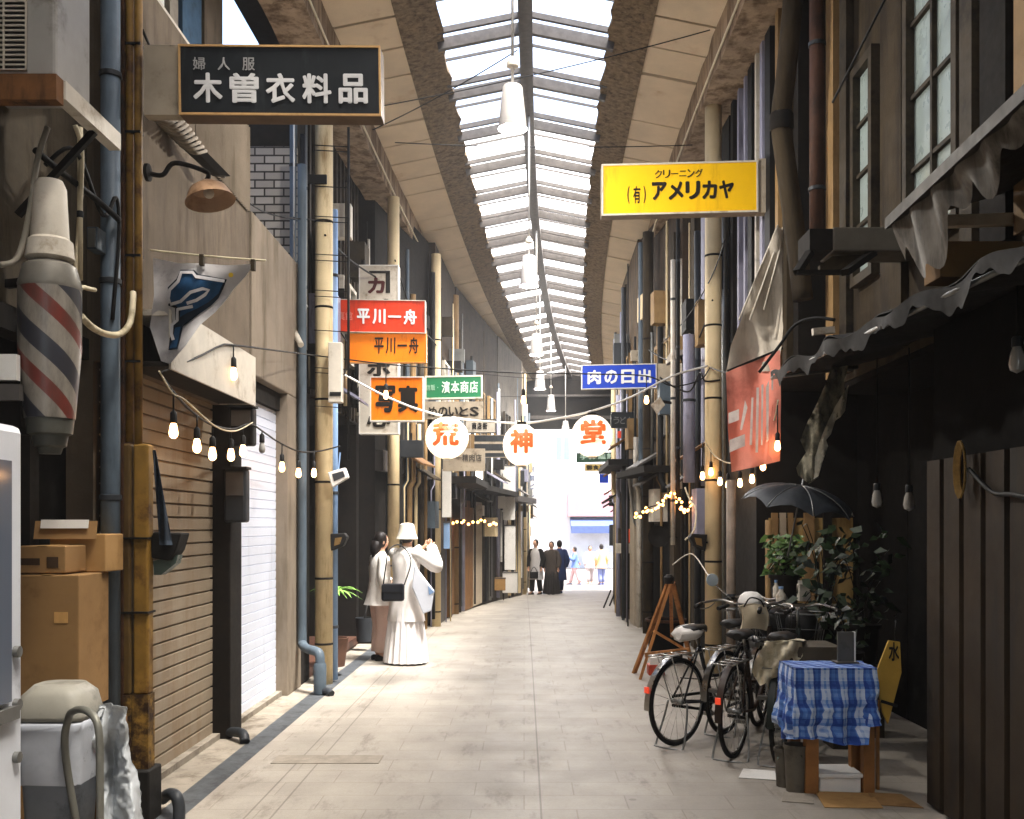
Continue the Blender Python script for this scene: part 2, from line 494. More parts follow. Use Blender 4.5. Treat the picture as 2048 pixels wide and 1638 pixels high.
for k, Y in enumerate(bays):
    for sgn in (-1, 1):
        o = cx(Y)
        bars.bar((o, Y, rz(0) - .03), (o + sgn * .97, Y, rz(.97) - .03), .065, .12)
        bars.bar((o, Y - .22, rz(0) + .01), (o + sgn * .97, Y - .22, rz(.97) + .01), .045, .06)
        o2 = cx(Y + .55)
        bars.bar((o2, Y + .5, rz(0) + .03), (o2 + sgn * .95, Y + .5, rz(.95) + .03), .02, .03)
bars.build("roof_bar", M_bars, roof)
YS = [YN + (YF - YN) * i / 44 for i in range(45)]
MB().sweep([(-.075, RZ - .17), (.075, RZ - .17), (.075, RZ + .06), (-.075, RZ + .06)], YS).build("ridge_beam", M_bars, roof)
YSf = [YN + .2 * i for i in range(int((YF - YN) / .2) + 1)]
for sgn in (-1, 1):
    sec = [(sgn * .90, rz(.9) - .015), (sgn * 1.33, rz(1.33) - .03), (sgn * 1.33, rz(1.33) + .1), (sgn * .93, rz(.93) + .08)]
    MB().sweep(sec, YSf, .028, keep=(1, 2, 3)).build("crumbling_strip", M_rough, roof)
    bd = MB(); y = YN
    while y < YF:
        w = BAY / 2 if rnd.random() < .8 else BAY
        y2 = min(y + w, YF)
        d = rnd.uniform(-.012, .006)
        o1, o2 = cx(y + .006), cx(y2 - .006)
        z0 = lambda x: rz(x) + d
        bd.add([(sgn * 1.31 + o1, y + .022, z0(1.31)), (sgn * 1.99 + o1, y + .022, z0(1.99)), (sgn * 1.99 + o2, y2 - .022, z0(1.99)), (sgn * 1.31 + o2, y2 - .022, z0(1.31)),
                (sgn * 1.31 + o1, y + .022, z0(1.31) + .03), (sgn * 1.99 + o1, y + .022, z0(1.99) + .03), (sgn * 1.99 + o2, y2 - .022, z0(1.99) + .03), (sgn * 1.31 + o2, y2 - .022, z0(1.31) + .03)],
               [(0, 1, 2, 3), (7, 6, 5, 4), (0, 4, 5, 1), (1, 5, 6, 2), (2, 6, 7, 3), (3, 7, 4, 0)])
        y = y2
    bd.build("ceiling_boards", M_board, roof)
    MB().sweep([(sgn * 1.3, rz(1.3) + .06), (sgn * 2.45, rz(2.45) + .06), (sgn * 2.45, rz(2.45) + .14), (sgn * 1.3, rz(1.3) + .14)], YS).build("roof_deck", M_black, roof)
    MB().sweep([(sgn * 1.965, 6.36), (sgn * 2.38, 6.36), (sgn * 2.38, 6.84), (sgn * 1.965, 6.84)], [YN + .35 * i for i in range(int((YF - YN) / .35) + 1)], .012).build("eave_beam", M_beam, roof)
    pp = [(sgn * (1.94) + cx(Y), Y, 6.42) for Y in YS]
    MB().tube(pp, .012, 6).build("conduit", M_cable_w, roof)
# boards added to keep sky light out between the eaves and the buildings (with the slivers of sky the photo shows)
ec = MB()
ys = [7.0 + .5 * i for i in range(10)]
ec.sweep([(-2.4, 6.72), (-2.78, 6.70), (-2.78, 6.78), (-2.4, 6.8)], ys); ec.build('eave_sky_block', M_black, roof)
for sgn, spans in ((-1, ((-17.9, 6.9), (11.55, 36))), (1, ((-17.9, 6.2), (6.7, 9.3), (9.6, 10.6), (10.8, 36)))):
    for a, b in spans:
        ys = [a + (b - a) * i / 10 for i in range(11)]
        MB().sweep([(sgn * 2.4, 6.72), (sgn * 6.4, 6.6), (sgn * 6.4, 6.68), (sgn * 2.4, 6.8)], ys).build("eave_sky_block", M_black, roof)

# ---------------------------------------------------------------- poles that carry the roof
PG = "yellow and cream poles carrying the arcade roof"
def pole(x, y, r, label, m=M_cream, top=6.36, name="roof_pole", bands=6):
    t = thing(name, label, "pole", (x, y, gz(y)), PG)
    MB().tube([(x, y, gz(y)), (x, y, top)], r, 18).build("shaft", m, t)
    for k in range(bands):
        bn = MB()
        z = gz(y) + .35 + k * (top - 1) / bands + rnd.uniform(-.15, .15)
        bn.lathe([(r + .0015, 0), (r + .0035, .004), (r + .0035, .02), (r + .0015, .024)], (x, y, z), 18)
        bn.build("band", M_dark, t)
    return t
pole(2.12, 11.2, .094, "tall cream round pole behind the parked bicycles on the right side")
lp2 = pole(-2.12, 10.6, .094, "cream round pole bound with black ties right of the white shutter")
M_tan = mat("tan_painted_timber", "8a6f4a", .7, var=.15, dirt="6a4e2a", amt=.35, streak=True)
M_wood_dk = mat("dark_window_timber", "3a3226", .75, var=.3, dirt="1d1812", amt=.4)
# ---------------------------------------------------------------- buildings, left side
# near left: dark shop front under a plaster wall
bl = thing("shop_house", "nearest house on the left, dark shop front under stained plaster behind the barber pole", "building", (-4, 3.4, 0))
MB().box(-6, -2.5, -17.9, 5.72, 2.75, 6.7).build("upper_wall", mat("grimy_plaster", "5f5546", .9, var=.3, scale=2, dirt="2f271d", amt=.55, streak=True, bump=.2), bl)
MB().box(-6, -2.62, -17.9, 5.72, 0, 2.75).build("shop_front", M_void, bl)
F1 = Face((-2.62, 3), (-2.62, 5.72), 'L')
for u0, u1, m, v0, v1 in ((.72, .80, M_pvc, .8, 2.2), (.95, 1.10, M_black, .0, 2.7), (1.32, 1.36, M_concrete, 1.2, 1.9), (1.5, 1.55, M_plaster, 1.1, 2.05), (1.62, 1.66, M_steel, 1.2, 2.0), (2.2, 2.3, M_dark, 0, 2.7)):
    b = MB(); F1.box(b, u0, u1, v0, v1, .002, .05); b.build("shop_front_post", m, bl)
b = MB(); F1.box(b, 0, 2.7, 2.62, 2.74, .002, .14); b.build("lintel", M_dark, bl)

# shutter house
bl = thing("shutter_house", "plaster house on the left with a beige shutter and a white shutter side by side", "building", (-4, 8, 0))
MB().box(-6, -2.47, 5.73, 8.86, 0, 5.0).build("body", M_plaster, bl)
MB().box(-6, -2.48, 8.86, 10.41, 0, 4.3).build("low_body", M_plaster_lt, bl)
FW = Face((-2.47, 5.73), (-2.47, 10.41), 'L')      # u = Y - 5.73
b = MB(); FW.box(b, 0.0, 2.72, 2.62, 5.0, .001, .15); b.build("wall", M_plaster, bl)
b = MB(); FW.box(b, 2.80, 4.68, 2.97, 4.36, .001, .15); b.build("wall", M_plaster_lt, bl, bevel=.012)
b = MB(); FW.box(b, 4.10, 4.68, 0, 2.97, .001, .15); b.build("pier", M_plaster_lt, bl, bevel=.01)
b = MB(); FW.box(b, 2.72, 2.80, 2.6, 5.0, .001, .09); b.build("wall_groove", M_dark, bl)
b = MB(); FW.box(b, 2.80, 4.1, 2.80, 2.97, .0, .07); b.build("shutter_box", M_dark, bl)
s1 = shutter_mesh(FW, .06, 2.1, .05, 2.75, .03, .094, .02, .017); s1.build("shutter", M_shut_b, bl, label="beige steel shutter with dark grooves")
s2 = shutter_mesh(FW, 2.42, 4.1, .05, 2.8, .03, .085, .008, .010); s2.build("shutter", M_shut_w, bl, label="bright white steel shutter")
b = MB(); FW.box(b, 2.62, 2.645, 0.03, 2.8, .03, .06); b.build("shutter_guide", M_dark, bl)
b = MB(); FW.box(b, 2.1, 2.42, 0, 2.9, .0, .17); b.build("shutter_post", M_dark, bl, bevel=.01)
b = MB(); FW.box(b, 0, 4.1, 0, .05, .0, .09); b.build("sill", M_concrete, bl)
# setback upper floor with panels
MB().box(-6, -2.72, 5.73, 8.95, 5.0, 6.75).build("upper_floor", M_dark, bl)
FU = Face((-2.72, 5.73), (-2.72, 8.95), 'L')
for u0, u1, m, lb in ((2.12, 2.58, mat("blue_panel_paint", "3d5870", .6, var=.2, dirt="26343f", amt=.3), "blue painted panel"), (2.66, 3.16, M_plaster, None), (1.62, 1.72, M_white, None), (1.84, 2.02, M_concrete, None)):
    b = MB(); FU.box(b, u0, u1, 5.0, 6.7, .0, .04); b.build("wall_panel", m, bl, label=lb)
rl = MB(); rl.bar((-2.40, 6.45, 5.1), (-2.40, 8.2, 5.1), .03, .03); rl.bar((-2.40, 6.45, 4.72), (-2.40, 8.2, 4.72), .025, .025)
for k in range(16): rl.bar((-2.40, 6.5 + k * .11, 4.72), (-2.40, 6.5 + k * .11, 5.1), .014, .014)
for y in (6.5, 8.15): rl.bar((-2.40, y, 4.75), (-2.72, y, 4.75), .03, .03)
rl.build("balcony_rail", M_offwhite, bl)
# corrugated cladding strip
cg = MB(); z0, z1 = 4.3, 5.0
pts = []
for k in range(61):
    pts.append((-2.30 + .014 * (1 if k % 2 else -1), 7.05 + k * .022))
nn = len(pts)
cg.add([(x, y, z0) for x, y in pts] + [(x, y, z1) for x, y in pts], [(i, i + 1, nn + i + 1, nn + i) for i in range(nn - 1)])
cg.build("corrugated_sheet", M_plaster_lt, bl)

# tiled house
bl = thing("tiled_house", "tall dark house with a white tiled side wall above the low plaster wall", "building", (-4, 12.4, 0))
MB().box(-6, -2.38, 10.43, 14.4, 3.1, 6.62).build("upper_wall", M_dark, bl)
MB().box(-6, -3.4, 10.43, 14.4, 0, 3.1).build("back_wall", M_void, bl)
MB().box(-3.4, -2.34, 10.43, 10.9, 0, 3.1).build("pier", M_dark, bl)
MB().box(-2.9, -2.36, 10.405, 10.43, 2.9, 5.62).build("tile_cladding", M_tile, bl)
MB().box(-3.4, -2.38, 14.2, 14.4, 0, 3.1).build("pier", M_dark, bl)
MB().box(-3.4, -2.36, 10.9, 14.2, .0, .10).build("threshold", mat("dark_red_tile", "54392e", .5), bl)
sl = MB()
for k in range(13): sl.box(-2.40, -2.345, 10.95 + k * .26, 11.03 + k * .26, 3.12, 6.6)
sl.build("batten", mat("worn_battens", "3a3128", .8, dirt="171310", amt=.5), bl)

M_pane_dim = glass_mat('dim_window_glass', (.09, .10, .10), .15)
def clutter(F, t, seed, zb0, vmin=0.0):
    q_ = random.Random(seed); L = F.L
    pal = [M_pvc_dk, M_pvc, M_tan, M_offwhite, M_dark, M_cream, M_steel, M_black, M_wood_dk, M_lilac]
    for i in range(int(4 + L * 2.0)):
        u = q_.uniform(.05, L - .05); r_ = q_.choice((.012, .02, .03, .045)); z0_ = max(vmin, q_.choice((0, 0, .1, 2.2, 2.8))); z1_ = q_.uniform(3.0, 6.3)
        w_ = .05 + r_ + q_.uniform(0, .12)
        pts_ = [F.P(u, zb0 + z0_, w_), F.P(u, zb0 + z1_, w_)]
        if q_.random() < .35: pts_ = [F.P(u, zb0 + z0_, w_), F.P(u, zb0 + max(vmin + .3, 2.3), w_), F.P(u + .06, zb0 + max(vmin + .4, 2.4), w_ + .04), F.P(u + .06, zb0 + z1_, w_ + .04)]
        MB().tube(pts_, r_, 8).build("gutter_pipe" if r_ > .02 else "conduit", q_.choice(pal), t)
    for i in range(int(3 + L * 1.3)):
        u = q_.uniform(.1, L - .3); v = max(vmin, q_.uniform(1.2, 5.2)); w_ = q_.uniform(.12, .4); h_ = q_.uniform(.15, .6)
        e = MB(); F.box(e, u, u + w_, zb0 + v, zb0 + v + h_, .02, q_.uniform(.12, .32)); e.build(q_.choice(("meter_case", "wall_box", "notice_panel")), q_.choice(pal), t)
    if vmin < 4:
        for i in range(max(1, int(L / 1.6))):
            u = .25 + i * 1.55 + q_.uniform(0, .2); v = q_.uniform(3.5, 3.9); h_ = q_.uniform(.9, 1.3); w_ = min(.95, L - u - .1)
            if w_ < .4: break
            e = MB()
            for a_, b_, c_, d_ in ((u, u + .05, v, v + h_), (u + w_ - .05, u + w_, v, v + h_), (u + .05, u + w_ - .05, v, v + .05), (u + .05, u + w_ - .05, v + h_ - .05, v + h_), (u + w_ / 2 - .02, u + w_ / 2 + .02, v + .05, v + h_ - .05)): F.box(e, a_, b_, zb0 + c_, zb0 + d_, .06, .12)
            fr_ = e.build("window", q_.choice((M_tan, M_offwhite, M_wood_dk)), t); e = MB(); F.box(e, u + .05, u + w_ - .05, zb0 + v + .05, zb0 + v + h_ - .05, .052, .07); e.build("pane", M_pane_dim, fr_)
    for i in range(int(1 + L * .4)):
        u = q_.uniform(.1, max(.2, L - 1.0)); v = max(vmin, q_.uniform(2.2, 3.3))
        e = MB(); p0_ = F.P(u, zb0 + v + .25, .05); e.prism([p0_, F.P(u, zb0 + v, .45), F.P(u, zb0 + v - .03, .45), F.P(u, zb0 + v + .2, .05)], F.d * q_.uniform(.5, .9)); e.build("small_awning", q_.choice((M_greyp, M_dark, M_lilac, M_brownpanel, M_olive)), t)

def row_house(a, b, side, z1, m, label, name="row_house", deep=6.0, extras=()):
    """one house of the far rows: a is the near end of its front"""
    F = Face(a, b, side)
    zb = min(gz(a[1]), gz(b[1])) - .1
    t = thing(name, label, "building", (F.a.x, F.a.y, gz(a[1])))
    q = F.n * -deep
    mb = MB(); mb.footprint([(a[0], a[1]), (b[0], b[1]), (b[0] + q.x, b[1]), (a[0] + q.x, a[1])][::1], zb, z1)
    mb.build("wall", m, t)
    clutter(F, t, len(label) * 7 + int(a[1] * 10), gz(a[1]))
    for nm, u0, u1, v0, v1, w0, w1, mm in extras:
        e = MB(); F.box(e, u0, u1, v0 + gz(a[1]), v1 + gz(a[1]), w0, w1); e.build(nm, mm, t)
    return t, F
M_brownpanel = mat("brown_panel", "7a5630", .7, var=.2, dirt="4c331b", amt=.4, streak=True)
M_greyp = mat("grey_panel", "4b4744", .6, var=.15)
clutter(Face((-2.345, 10.5), (-2.345, 14.3), 'L'), bl, 31, 0, 3.15)
M_glow_shop = emis("lit_shop_window", (1.0, .93, .82), 1.2)
M_brownpanel = mat("brown_panel", "7a5630", .7, var=.2, dirt="4c331b", amt=.4, streak=True)
M_beigepanel = mat("beige_panel", "a79a86", .7, var=.1)
M_greyp = mat("grey_panel", "4b4744", .6, var=.15)
row_house((-2.15, 14.42), (-1.66, 17.4), 'L', 6.6, M_dark, "dark timber house with a black pillar just beyond the tiled house",
          extras=(("pillar", .5, .95, 0, 5.5, 0, .14, M_black), ("window", 1.1, 2.1, 3.0, 4.4, 0, .04, M_greyp), ("door", 1.2, 2.4, 0, 2.2, 0, .05, M_void), ("fascia", 0, 3.0, 2.5, 2.8, 0, .12, M_greyp)))
row_house((-1.55, 17.42), (-1.42, 20.6), 'L', 6.6, mat("umber_front", "362a1e", .85, dirt="17110c", amt=.5, streak=True), "narrow brown house with grey gutter pipes on the left",
          extras=(("shutter", .3, 1.4, 0, 2.3, 0, .04, M_greyp), ("door", 1.7, 2.6, 0, 2.2, 0, .05, M_brownpanel), ("canopy", .2, 3.0, 2.5, 2.62, 0, .7, M_dark), ("window", .5, 2.4, 3.2, 4.6, 0, .05, M_beigepanel)))
row_house((-1.40, 20.62), (-.70, 26), 'L', 6.6, mat("dark_shop_front", "2a2119", .85, dirt="120e0a", amt=.5), "shop house with a lit white window over brown and beige door panels", 
          extras=(("lit_window", .55, 3.0, 2.9, 4.1, 0, .04, M_glow_shop), ("panel", .5, 1.6, 0, 2.35, 0, .06, M_brownpanel), ("panel", 1.8, 2.9, 0, 2.35, 0, .04, M_beigepanel), ("panel", 3.2, 3.5, 0, 2.6, 0, .1, M_black),
                  ("panel", 3.8, 4.6, 0, 2.3, 0, .03, M_greyp), ("canopy", .2, 5.2, 2.55, 2.66, 0, .6, M_dark), ("panel", 3.4, 5.2, 2.9, 4.9, 0, .05, M_black)))
row_house((-.68, 26.02), (-.08, 30), 'L', 6.6, mat("grey_front", "46413b", .85, dirt="2c2926", amt=.4, streak=True), "grey house with pale panels near the far end on the left",
          extras=(("panel", .4, 1.2, 1.0, 3.6, 0, .05, M_white), ("panel", 1.6, 2.6, 0, 2.2, 0, .05, M_beigepanel), ("pillar", 3.0, 3.3, 0, 5, 0, .1, M_cream), ("panel", 3.4, 3.9, .4, 3.8, 0, .05, M_white), ("canopy", .2, 3.8, 2.6, 2.75, 0, .5, M_greyp)))
row_house((-.06, 30.02), (.06, 36), 'L', 6.6, mat("pale_front", "8a7f72", .85, dirt="4b443d", amt=.3, streak=True), "last pale house on the left beside the open end",
          extras=(("pillar", 1.0, 1.3, 0, 5, 0, .12, M_cream), ("panel", 2.0, 3.2, .2, 3.4, 0, .05, M_white), ("panel", 4.0, 5.0, .0, 2.4, 0, .05, M_greyp)))

# ---------------------------------------------------------------- buildings, right side
bl = thing("corner_house", "near house on the right with olive plaster, barred upper windows and dark metal siding below", "building", (4, 5, 0))
MB().box(2.62, 6, -17.9, 8.6, 2.85, 7.2).build("upper_wall", M_olive, bl)
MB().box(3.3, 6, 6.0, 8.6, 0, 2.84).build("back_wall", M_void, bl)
MB().box(2.63, 3.29, 6.0, 8.59, 2.80, 2.848).build("soffit", M_void, bl)  # near-black sheet added to put shade on the upper wall's underside
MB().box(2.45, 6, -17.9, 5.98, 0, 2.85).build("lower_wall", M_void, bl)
FR = Face((2.62, 3.0), (2.62, 8.6), 'R')     # u = Y - 3
M_siding = mat("dark_metal_siding", "2b1e0b", .75, var=.25, scale=2, dirt="120d07", amt=.45, streak=True, spec=.35)
sd = MB(); pts = []
y = -2.0
while y < 5.9:
    for dy, dx in ((0, 0), (.20, 0), (.215, .03), (.245, .03), (.26, 0)):
        pts.append((2.41 + dx, min(y + dy, 5.98)))
    y += .26
nn = len(pts)
sd.add([(x, y, .02) for x, y in pts] + [(x, y, 2.06) for x, y in pts], [(i, i + 1, nn + i + 1, nn + i) for i in range(nn - 1)])
sd.build("metal_siding", M_siding, bl)
M_frost = mat("frosted_window_glass", "8e9a96", .3, var=.15, scale=3)
def window(F, u0, u1, v0, v1, parent, nx, nz):
    fr = MB()
    F.box(fr, u0 - .07, u0, v0 - .07, v1 + .07, 0, .07); F.box(fr, u1, u1 + .07, v0 - .07, v1 + .07, 0, .07)
    F.box(fr, u0, u1, v1, v1 + .07, 0, .07); F.box(fr, u0, u1, v0 - .07, v0, 0, .07)
    w = fr.build("window", M_wood_dk, parent)
    g = MB(); F.box(g, u0, u1, v0, v1, .004, .012); g.build("pane", M_frost, w)
    m = MB()
    for i in range(1, nx): F.box(m, u0 + (u1 - u0) * i / nx - .016, u0 + (u1 - u0) * i / nx + .016, v0, v1, .012, .045)
    for i in range(1, nz): F.box(m, u0, u1, v0 + (v1 - v0) * i / nz - .014, v0 + (v1 - v0) * i / nz + .014, .012, .04)
    m.build("sash", M_wood_dk, w)
window(FR, 2.98, 3.68, 3.55, 5.5, bl, 2, 4)
window(FR, 4.42, 4.76, 3.6, 5.15, bl, 1, 4)
for u0, u1, m, w1, v0, v1 in ((1.95, 2.25, M_tan, .05, 3.2, 7), (2.32, 2.62, M_dark, .06, 3.2, 7), (2.7, 2.86, M_wood_dk, .07, 3.2, 7), (3.82, 4.22, M_olive, .05, 2.9, 7), (4.95, 5.12, M_wood_dk, .06, 2.9, 7), (5.22, 5.42, M_tan, .08, 2.9, 7)):
    b = MB(); FR.box(b, u0, u1, v0, v1, .001, w1); b.build("wall_post", m, bl)
b = MB(); FR.box(b, .8, 1.9, 3.4, 7, .001, .05); b.build("wall_panel", mat("grey_render_panel", "63646a", .8, var=.15), bl)
b = MB(); FR.box(b, 1.84, 1.94, 3.3, 7, .001, .06); b.build("wall_post", M_white, bl)

bl = thing("post_house", "house with tan posts and an ochre side wall behind the potted plants on the right", "building", (4, 10, 0))
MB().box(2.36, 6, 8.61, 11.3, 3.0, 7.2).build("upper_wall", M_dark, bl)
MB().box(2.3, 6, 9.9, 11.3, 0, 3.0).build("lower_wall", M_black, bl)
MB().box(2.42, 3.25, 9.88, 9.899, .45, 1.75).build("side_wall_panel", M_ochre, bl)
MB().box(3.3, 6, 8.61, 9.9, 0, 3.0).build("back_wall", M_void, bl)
FB = Face((2.36, 8.61), (2.36, 11.3), 'R')
for u, w, m in ((.15, .14, M_olive), (.45, .10, M_tan), (.75, .2, M_black), (1.05, .1, M_lilac), (1.3, .06, M_offwhite), (1.5, .18, M_black), (1.8, .07, M_lilac), (2.1, .08, M_lilac), (2.4, .12, M_dark)):
    b = MB(); FB.box(b, u, u + w, 3.02, 7.1, .001, .06); b.build("batten", m, bl)
for x, w, m in ((2.44, .06, M_tan), (2.52, .06, M_beigepanel), (2.60, .05, M_tan), (2.76, .10, M_tan), (2.95, .08, M_dark)):
    MB().box(x, x + w, 9.84, 9.879, 0, 1.8).build("post", m, bl)

bl = thing("lilac_house", "house clad in lilac grey vertical sheets behind the right hand cream pole", "building", (4, 13, 0))
MB().box(2.42, 6, 11.32, 14.5, gz(14.5) - .1, 7.0).build("wall", M_dark, bl)
FL = Face((2.42, 11.32), (2.42, 14.5), 'R')
for u, w in ((.9, .34), (1.3, .3), (1.72, .36)):
    b = MB(); FL.box(b, u, u + w, 2.2, 6.6, .001, .05); b.build("cladding_sheet", M_lilac, bl)
b = MB(); FL.box(b, .1, .5, 0, 6.6, .001, .08); b.build("pillar", M_dark, bl)
b = MB(); FL.box(b, 2.3, 2.6, 0, 6.6, .001, .10); b.build("pillar", M_olive, bl)
b = MB(); FL.box(b, .6, 2.2, .0, 2.0, .001, .04); b.build("door", M_void, bl)
clutter(FL, bl, 77, 0, .2)
row_house((2.30, 14.52), (2.02, 17.2), 'R', 6.6, mat("dark_front_right", "3d3024", .85, dirt="1a1410", amt=.5, streak=True), "dark timber house with an open shop front beyond the lilac cladding",
          extras=(("pillar", .1, .35, 0, 6, 0, .1, M_olive), ("door", .6, 2.2, 0, 2.2, 0, .04, M_void), ("canopy", .3, 2.4, 2.5, 2.6, 0, .5, M_dark), ("window", .6, 2.2, 3.1, 4.6, 0, .05, M_greyp)))
row_house((1.96, 17.22), (2.02, 20.6), 'R', 6.6, mat("brown_front_right", "54432f", .85, dirt="271d14", amt=.5, streak=True), "brown house with black window boards on the right near the open end",
          extras=(("panel", .2, 1.0, 0, 2.2, 0, .05, M_beigepanel), ("panel", 1.3, 2.4, .2, 2.6, 0, .06, M_black), ("canopy", .1, 3.2, 2.8, 2.9, 0, .5, M_black), ("pillar", 2.7, 3.0, 0, 5, 0, .1, M_tan)))
row_house((2.06, 20.62), (2.78, 29), 'R', 6.6, mat("umber_front_right", "5f5140", .85, dirt="33291e", amt=.4, streak=True), "long umber house lining the far right of the arcade",
          extras=(("panel", .6, 2.4, 0, 2.4, 0, .05, M_greyp), ("panel", 3.2, 5, 0, 2.4, 0, .05, M_black), ("window", 1, 4, 3, 4.5, 0, .05, M_beigepanel)))
row_house((2.80, 29.02), (3.6, 36), 'R', 6.6, M_plaster, "plaster house closing the right row at the open end", extras=(("panel", .6, 2.4, 0, 2.4, 0, .05, M_greyp), ("panel", 3.2, 5, 0, 2.4, 0, .05, M_beigepanel)))
# gable over the open end
gt = thing("end_gable", "dark boarded gable closing the roof above the bright open end", "gable", (1.6, 36.2, 5.2))
MB().box(-3, 7, 36.1, 36.3, 5.15, 7.4).build("boarding", M_dark, gt)
b = MB(); b.box(-1.2, 4.2, 36.0, 36.1, 5.5, 5.62); b.box(-1.2, 4.2, 35.98, 36.1, 6.3, 6.38); b.build("tie_beam", M_bars, gt)

# ---------------------------------------------------------------- outside, beyond the open end
bl = thing("street_building", "white building across the street beyond the open end", "building", (4, 62, gz(60)))
MW = mat("sunlit_white_render", "e6e2de", .8, var=.04)
MB().box(-14, 22, 60, 70, gz(60) - .1, 15).build("wall", MW, bl)
for x0, x1, z0, z1 in ((1.95, 2.25, 5.6, 6.95), (2.4, 2.72, 5.6, 6.95), (-1.5, -.6, 5.6, 6.95), (5.6, 6.4, 5.6, 6.95), (1.95, 2.72, 9, 10.4)):
    MB().box(x0, x1, 59.96, 60, z0, z1).build("window", mat("pale_blue_glass", "7f9cc9", .3, var=.05), bl)
MB().box(2.6, 6.2, 59.2, 60, 2.2, 3.6).build("fascia", mat("glare_paled_pink_fascia", "c08a8c", .8, var=.06), bl)  # pink paled to put the outside glare into the colour
MB().prism([(2.75, 58.2, 1.62), (2.75, 59.95, 2.15), (2.75, 59.95, 2.05), (2.75, 58.2, 1.2)], (3.4, 0, 0)).build("awning", mat("blue_awning", "4d5d88", .8, var=.2), bl)
MB().box(2.75, 6.1, 59.9, 59.97, gz(60), 1.9).build("shop_opening", mat("glare_paled_shop", "d3d5dc", .6, var=.12, scale=1.5), bl)  # shop colour lightened to stand in for the street glare
bl = thing("side_building", "pale building beside the open end with a tall sign", "building", (-4, 42, gz(40)))
MB().box(-10, .12, 38.5, 50, gz(40) - .1, 9).build("wall", MW, bl)
# ---------------------------------------------------------------- left foreground objects
# first pole: rusty column with two yellow pipes
t = thing("roof_pole", "rusty yellow pole with peeling paint and thin pipes beside the cardboard boxes", "pole", (-2.2, 5.7, 0), PG)
MB().box(-2.335, -2.258, 5.64, 5.80, .12, 6.5).build("column", M_rust, t, bevel=.006)
MB().tube([(-2.24, 5.68, 2.15), (-2.24, 5.68, 6.5)], .022, 12).build("pipe", M_yellow, t)
MB().tube([(-2.19, 5.68, .9), (-2.19, 5.68, 6.5)], .023, 12).build("pipe", M_yellow, t)
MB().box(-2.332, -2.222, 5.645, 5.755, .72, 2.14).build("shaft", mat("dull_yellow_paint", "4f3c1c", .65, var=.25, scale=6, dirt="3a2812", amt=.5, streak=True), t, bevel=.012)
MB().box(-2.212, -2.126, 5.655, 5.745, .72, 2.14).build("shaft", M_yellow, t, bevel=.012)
MB().box(-2.335, -2.219, 5.642, 5.758, .30, .72).build("pole_base", M_rusty_yellow, t)
MB().box(-2.215, -2.123, 5.652, 5.748, .30, .72).build("pole_base", M_rusty_yellow, t)
MB().box(-2.33, -2.10, 5.6, 5.8, 0, .30).build("foot", M_black, t, bevel=.01)
for z in (1.18, 1.60): MB().box(-2.335, -2.122, 5.638, 5.762, z, z + .011).build("strap", M_black, t)
for z in (2.6, 3.2, 3.9, 4.4, 4.9):
    MB().box(-2.27, -2.172, 5.655, 5.71, z, z + .014).build("strap", M_black, t)

def vpipe(name, label, px, y0, y1, Y, r, m, cat="pipe", joints=(), bottom=None, group=None, n=12, clips=True):
    p0 = W(px, y0, Y); p1 = W(px, y1, Y)
    if bottom is not None: p1.z = bottom
    t = thing(name, label, cat, (p0.x, Y, p1.z), group)
    MB().tube([p1, p0], r, n).build("tube", m, t)
    L = p0.z - p1.z; k = max(1, int(L / 1.1))
    for i in range(k):
        z = p1.z + L * (i + .5) / k + rnd.uniform(-.1, .1)
        b = MB(); b.lathe([(r * 1.02, 0), (r * 1.16, .004), (r * 1.16, .03), (r * 1.02, .034)], (p0.x, Y, z), n)
        b.build("pipe_collar", M_pvc_dk if m is not M_pvc_dk else M_black, t)
    return t
DG = "drain pipes and conduits along the fronts"
vpipe("drain_pipe", "thick grey blue drain pipe left of the rusty yellow pole", 221, -60, 1000, 5.55, .052, mat("pale_blue_grey_pvc", "55626e", .5, var=.15, dirt="3f464d", amt=.35, streak=True), group=DG, bottom=0)
vpipe("drain_pipe", "slim pale conduit looping over the barber pole", 160, 255, 560, 5.1, .014, M_cable_w, group=DG)
vpipe("drain_pipe", "dark grey drain pipe at the corner of the low plaster wall", 587, 240, 1390, 10.42, .040, M_pvc, group=DG, bottom=0.02)
vpipe("drain_pipe", "thin white line pipe on the dark corner above the meter box", 588, 240, 620, 10.37, .010, M_white, group=DG)
vpipe("drain_pipe", "black drain pipe behind the cream round pole", 606, 270, 1290, 10.45, .036, M_pvc_dk, group=DG)
vpipe("drain_pipe", "slim silver conduit left of the cream round pole", 613, 250, 700, 10.36, .010, M_steel, group=DG)
vpipe("drain_pipe", "pale blue pipe right of the cream round pole", 668, 420, 1310, 10.75, .042, M_bluepipe, group=DG, bottom=.02)
